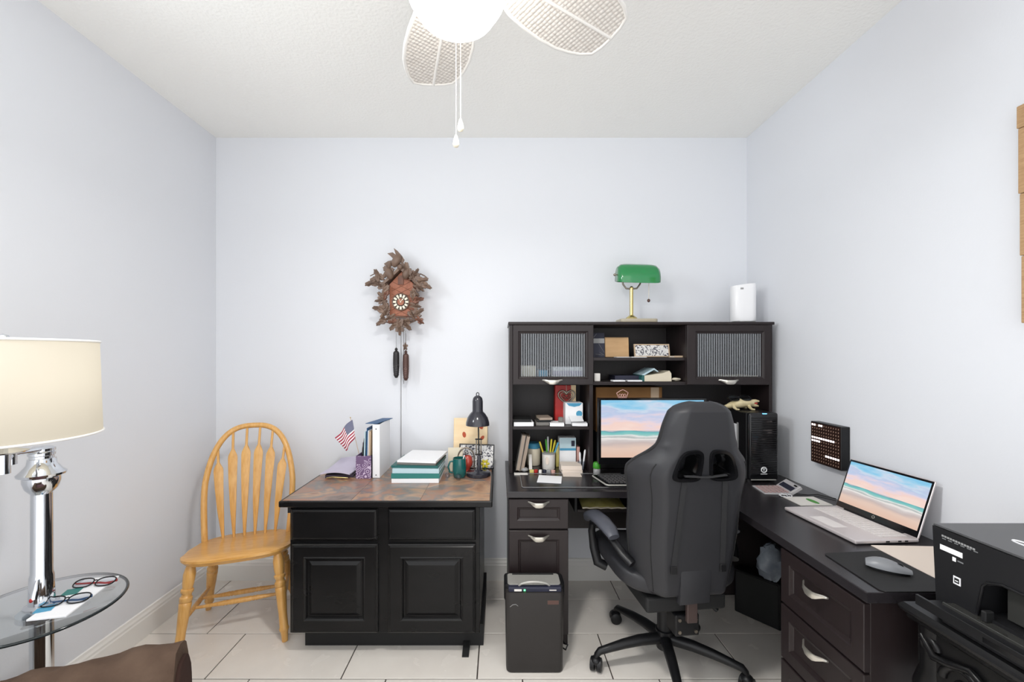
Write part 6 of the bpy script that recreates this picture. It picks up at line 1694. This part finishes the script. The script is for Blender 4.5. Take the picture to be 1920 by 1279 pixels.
mesh('lid_recess', box(nb(), PX0+0.01, PX0+0.05, 0.80, 0.905, PZ, PZ+0.0012), 'black_gloss', pr)
fs = lambda u, v, d: V(PX0 - d, u, v)
def stick(name, y0_, y1_, z0_, z1_, mat, d=0.0008):
    return mesh(name, box(nb(), PX0-d, PX0+0.0002, y0_, y1_, z0_, z1_), mat, pr)
bm = nb()
for k in range(12): box(bm, PX0-0.0006, PX0, 1.094-0.0065*k-0.005, 1.094-0.0065*k, 0.9525 - 0.0002*k, 0.9572 - 0.0002*k)
mesh('model_lettering', bm, 'grey_plastic', pr, kind='stuff')
bm = nb()
for k in range(6): box(bm, PX0-0.0006, PX0, 1.093-0.0145*k-0.009, 1.093-0.0145*k, 0.9470, 0.9492)
mesh('small_lettering', bm, 'grey_print', pr, kind='stuff')
stick('white_sticker', 1.045, 1.098, 0.918, 0.931, 'paper')
stick('round_mark', 1.060, 1.068, 0.902, 0.912, 'paper'); stick('small_lettering', 1.043, 1.056, 0.905, 0.908, 'grey_print')
stick('square_sticker', 1.049, 1.066, 0.846, 0.866, 'paper'); stick('sticker_print', 1.052, 1.063, 0.850, 0.862, 'black_matte', 0.0014); stick('sticker_print', 1.054, 1.061, 0.854, 0.8565, 'paper', 0.0018)
# paper tray sticking out of the front
tx0 = PX0 - 0.055
ty = mesh('paper_tray', box(nb(), tx0, PX0+0.05, 0.70, 1.085, Z0+0.022, Z0+0.034, 0.002), 'printer', pr)
mesh('tray_front', box(nb(), tx0-0.004, tx0+0.004, 0.70, 1.105, Z0+0.012, Z0+0.038, 0.001), 'black_plastic', ty)
mesh('tray_edge', box(nb(), PX0-0.03, PX0-0.024, 0.70, 1.065, Z0+0.036, Z0+0.041, 0.001), 'smoke', ty)
mesh('tray_plate', box(nb(), PX0-0.030, PX0+0.05, 0.70, 1.065, Z0+0.034, Z0+0.037), 'smoke', ty)
mesh('tray_foot', box(nb(), tx0+0.01, PX0+0.03, 0.72, 1.05, Z0, Z0+0.022), 'black_matte', ty)
mesh('paper_guide', box(nb(), PX0-0.012, PX0+0.01, 0.985, 0.996, Z0+0.037, Z0+0.062, 0.002), 'black_matte', ty)
mesh('tray_slot', box(nb(), tx0-0.0045, tx0-0.004, 0.86, 0.95, Z0+0.017, Z0+0.028), 'black_gloss', ty)
# ------------------------------------------------------------------ shredder
sh = thing('paper_shredder', 'black paper shredder with a silver top and carry handle', 'shredder', (0.15, 1.95, 0))
sx0, sx1, sy0, sy1, szt = 0.024, 0.290, 1.884, 2.005, 0.366
bm = nb(); loops = []
for t, z in ((0.0, 0.004), (0.02, 0.018), (0.5, 0.2), (0.96, 0.345), (1.0, 0.360)):
    sc = 0.955 if z < 0.01 else (0.965 + 0.035*t)
    if z > 0.355: sc = 0.97
    cxm, cym = (sx0+sx1)/2, (sy0+sy1)/2
    loops.append([bm.verts.new((cxm + (a-cxm)*sc, cym + (b-cym)*sc, z)) for a, b in rrect(sx0, sx1, sy0, sy1, 0.024, 5)])
for A, B in zip(loops, loops[1:]):
    n = len(A)
    for k in range(n): bm.faces.new((A[k], A[(k+1) % n], B[(k+1) % n], B[k]))
bm.faces.new(loops[0][::-1]); bm.faces.new(loops[-1])
mesh('bin', bm, 'shredder_body', sh, 50)
hd = mesh('cutter_head', prism(nb(), rrect(sx0-0.004, sx1+0.008, sy0+0.035, sy1+0.028, 0.022), 0.300, szt+0.012, 'xy', bev=0.006), 'black_plastic', sh, 40)
mesh('control_strip', box(nb(), sx0+0.016, sx1-0.012, sy0+0.012, sy0+0.037, 0.356, 0.378, 0.003), 'navy', hd)
mesh('silver_top', prism(nb(), rrect(sx0+0.012, sx1-0.012, sy0+0.037, sy1+0.012, 0.014), szt+0.010, szt+0.0145, 'xy', bev=0.001), 'silver_plastic', hd)
mesh('paper_slot', box(nb(), sx0+0.035, sx1-0.035, sy0+0.12, sy0+0.13, szt+0.0142, szt+0.0152), 'black_matte', hd)
pts = [((sx0+sx1)/2 + 0.068*math.cos(t), sy0+0.030-0.008*math.sin(t), 0.377 + 0.022*math.sin(t)) for t in [PI*k/16 for k in range(17)]]
mesh('carry_handle', tube(nb(), pts, 0.0055, 10), 'silver_plastic', hd, 60)
mesh('power_light', cbox(nb(), (sx0+0.088, sy0+0.0115, 0.367), (0.008, 0.002, 0.007)), 'green_led', hd)
mesh('switch', cbox(nb(), (sx0+0.058, sy0+0.0105, 0.367), (0.034, 0.004, 0.009), 0.001), 'lime_white', hd)
mesh('brand_bar', cbox(nb(), (sx0+0.215, sy0+0.0115, 0.367), (0.032, 0.002, 0.004)), 'lime_white', hd)
mesh('sticker', cbox(nb(), (sx0+0.215, sy0+0.0012, 0.318), (0.050, 0.002, 0.018)), 'bronze', sh)
mesh('scuff', tube(nb(), [(sx0+0.022, sy0+0.001, 0.298), (sx0+0.034, sy0, 0.308), (sx0+0.048, sy0, 0.310), (sx0+0.058, sy0+0.001, 0.302)], 0.0012, 6), 'grey_plastic', sh)
mesh('power_cord', tube(nb(), [(sx1-0.01, sy1+0.004, 0.10), (sx1+0.012, sy1-0.05, 0.085), (sx1+0.022, sy1-0.07, 0.095), (sx1+0.012, sy1-0.075, 0.075), (sx1-0.01, sy1-0.04, 0.07)], 0.0035, 8), 'black_plastic', sh, 60)
# ------------------------------------------------------------------ below the return
uc = thing('equipment_case', 'black equipment case on the floor in the corner under the desk', 'case', (1.38, 2.22, 0))
Mu = Matrix.Translation((1.345, 2.30, 0.0)) @ Matrix.Rotation(RD(-52), 4, 'Z')
mesh('case', box(nb(), -0.06, 0.165, 0.0, 0.075, 0.001, 0.24, 0.004, M=Mu), 'black_plastic', uc)
mesh('front_panel', box(nb(), -0.05, 0.155, -0.003, 0.0, 0.012, 0.23, M=Mu), 'black_matte', uc)
bm = nb(); ell(bm, (1.425, 2.215, 0.335), (0.065, 0.05, 0.10), 16, 12)
rn = random.Random(5)
for v in bm.verts: v.co += V(rn.uniform(-1, 1)*0.010, rn.uniform(-1, 1)*0.008, rn.uniform(-1, 1)*0.008)
for v in bm.verts: v.co.z = max(0.2415, v.co.z); v.co.x = min(v.co.x, 1.528)
single('plastic_bag', bm, 'plastic_bag', 'crumpled pale plastic bag lying on the black case under the desk', 'bag', smooth=40)
for i, (P, lb) in enumerate((([(1.36, 2.02, 0.012), (1.38, 2.00, 0.16), (1.37, 1.97, 0.33), (1.40, 1.95, 0.46), (1.50, 1.93, 0.62)], 'black cable rising from the floor in front of the plastic bag'), ([(1.37, 1.86, 0.003), (1.41, 1.88, 0.22), (1.46, 1.90, 0.40), (1.51, 1.88, 0.60)], 'black cable hanging beside the return pedestal under the desk'))):
    Q = []
    for a, b in zip(P, P[1:]):
        for t in range(5): Q.append(Vector(a).lerp(Vector(b), t/5) + V(0.006*math.sin(t*1.3), 0, 0))
    single('black_cable', tube(nb(), Q, 0.004, 6), 'black_plastic', lb, 'cable', smooth=60)
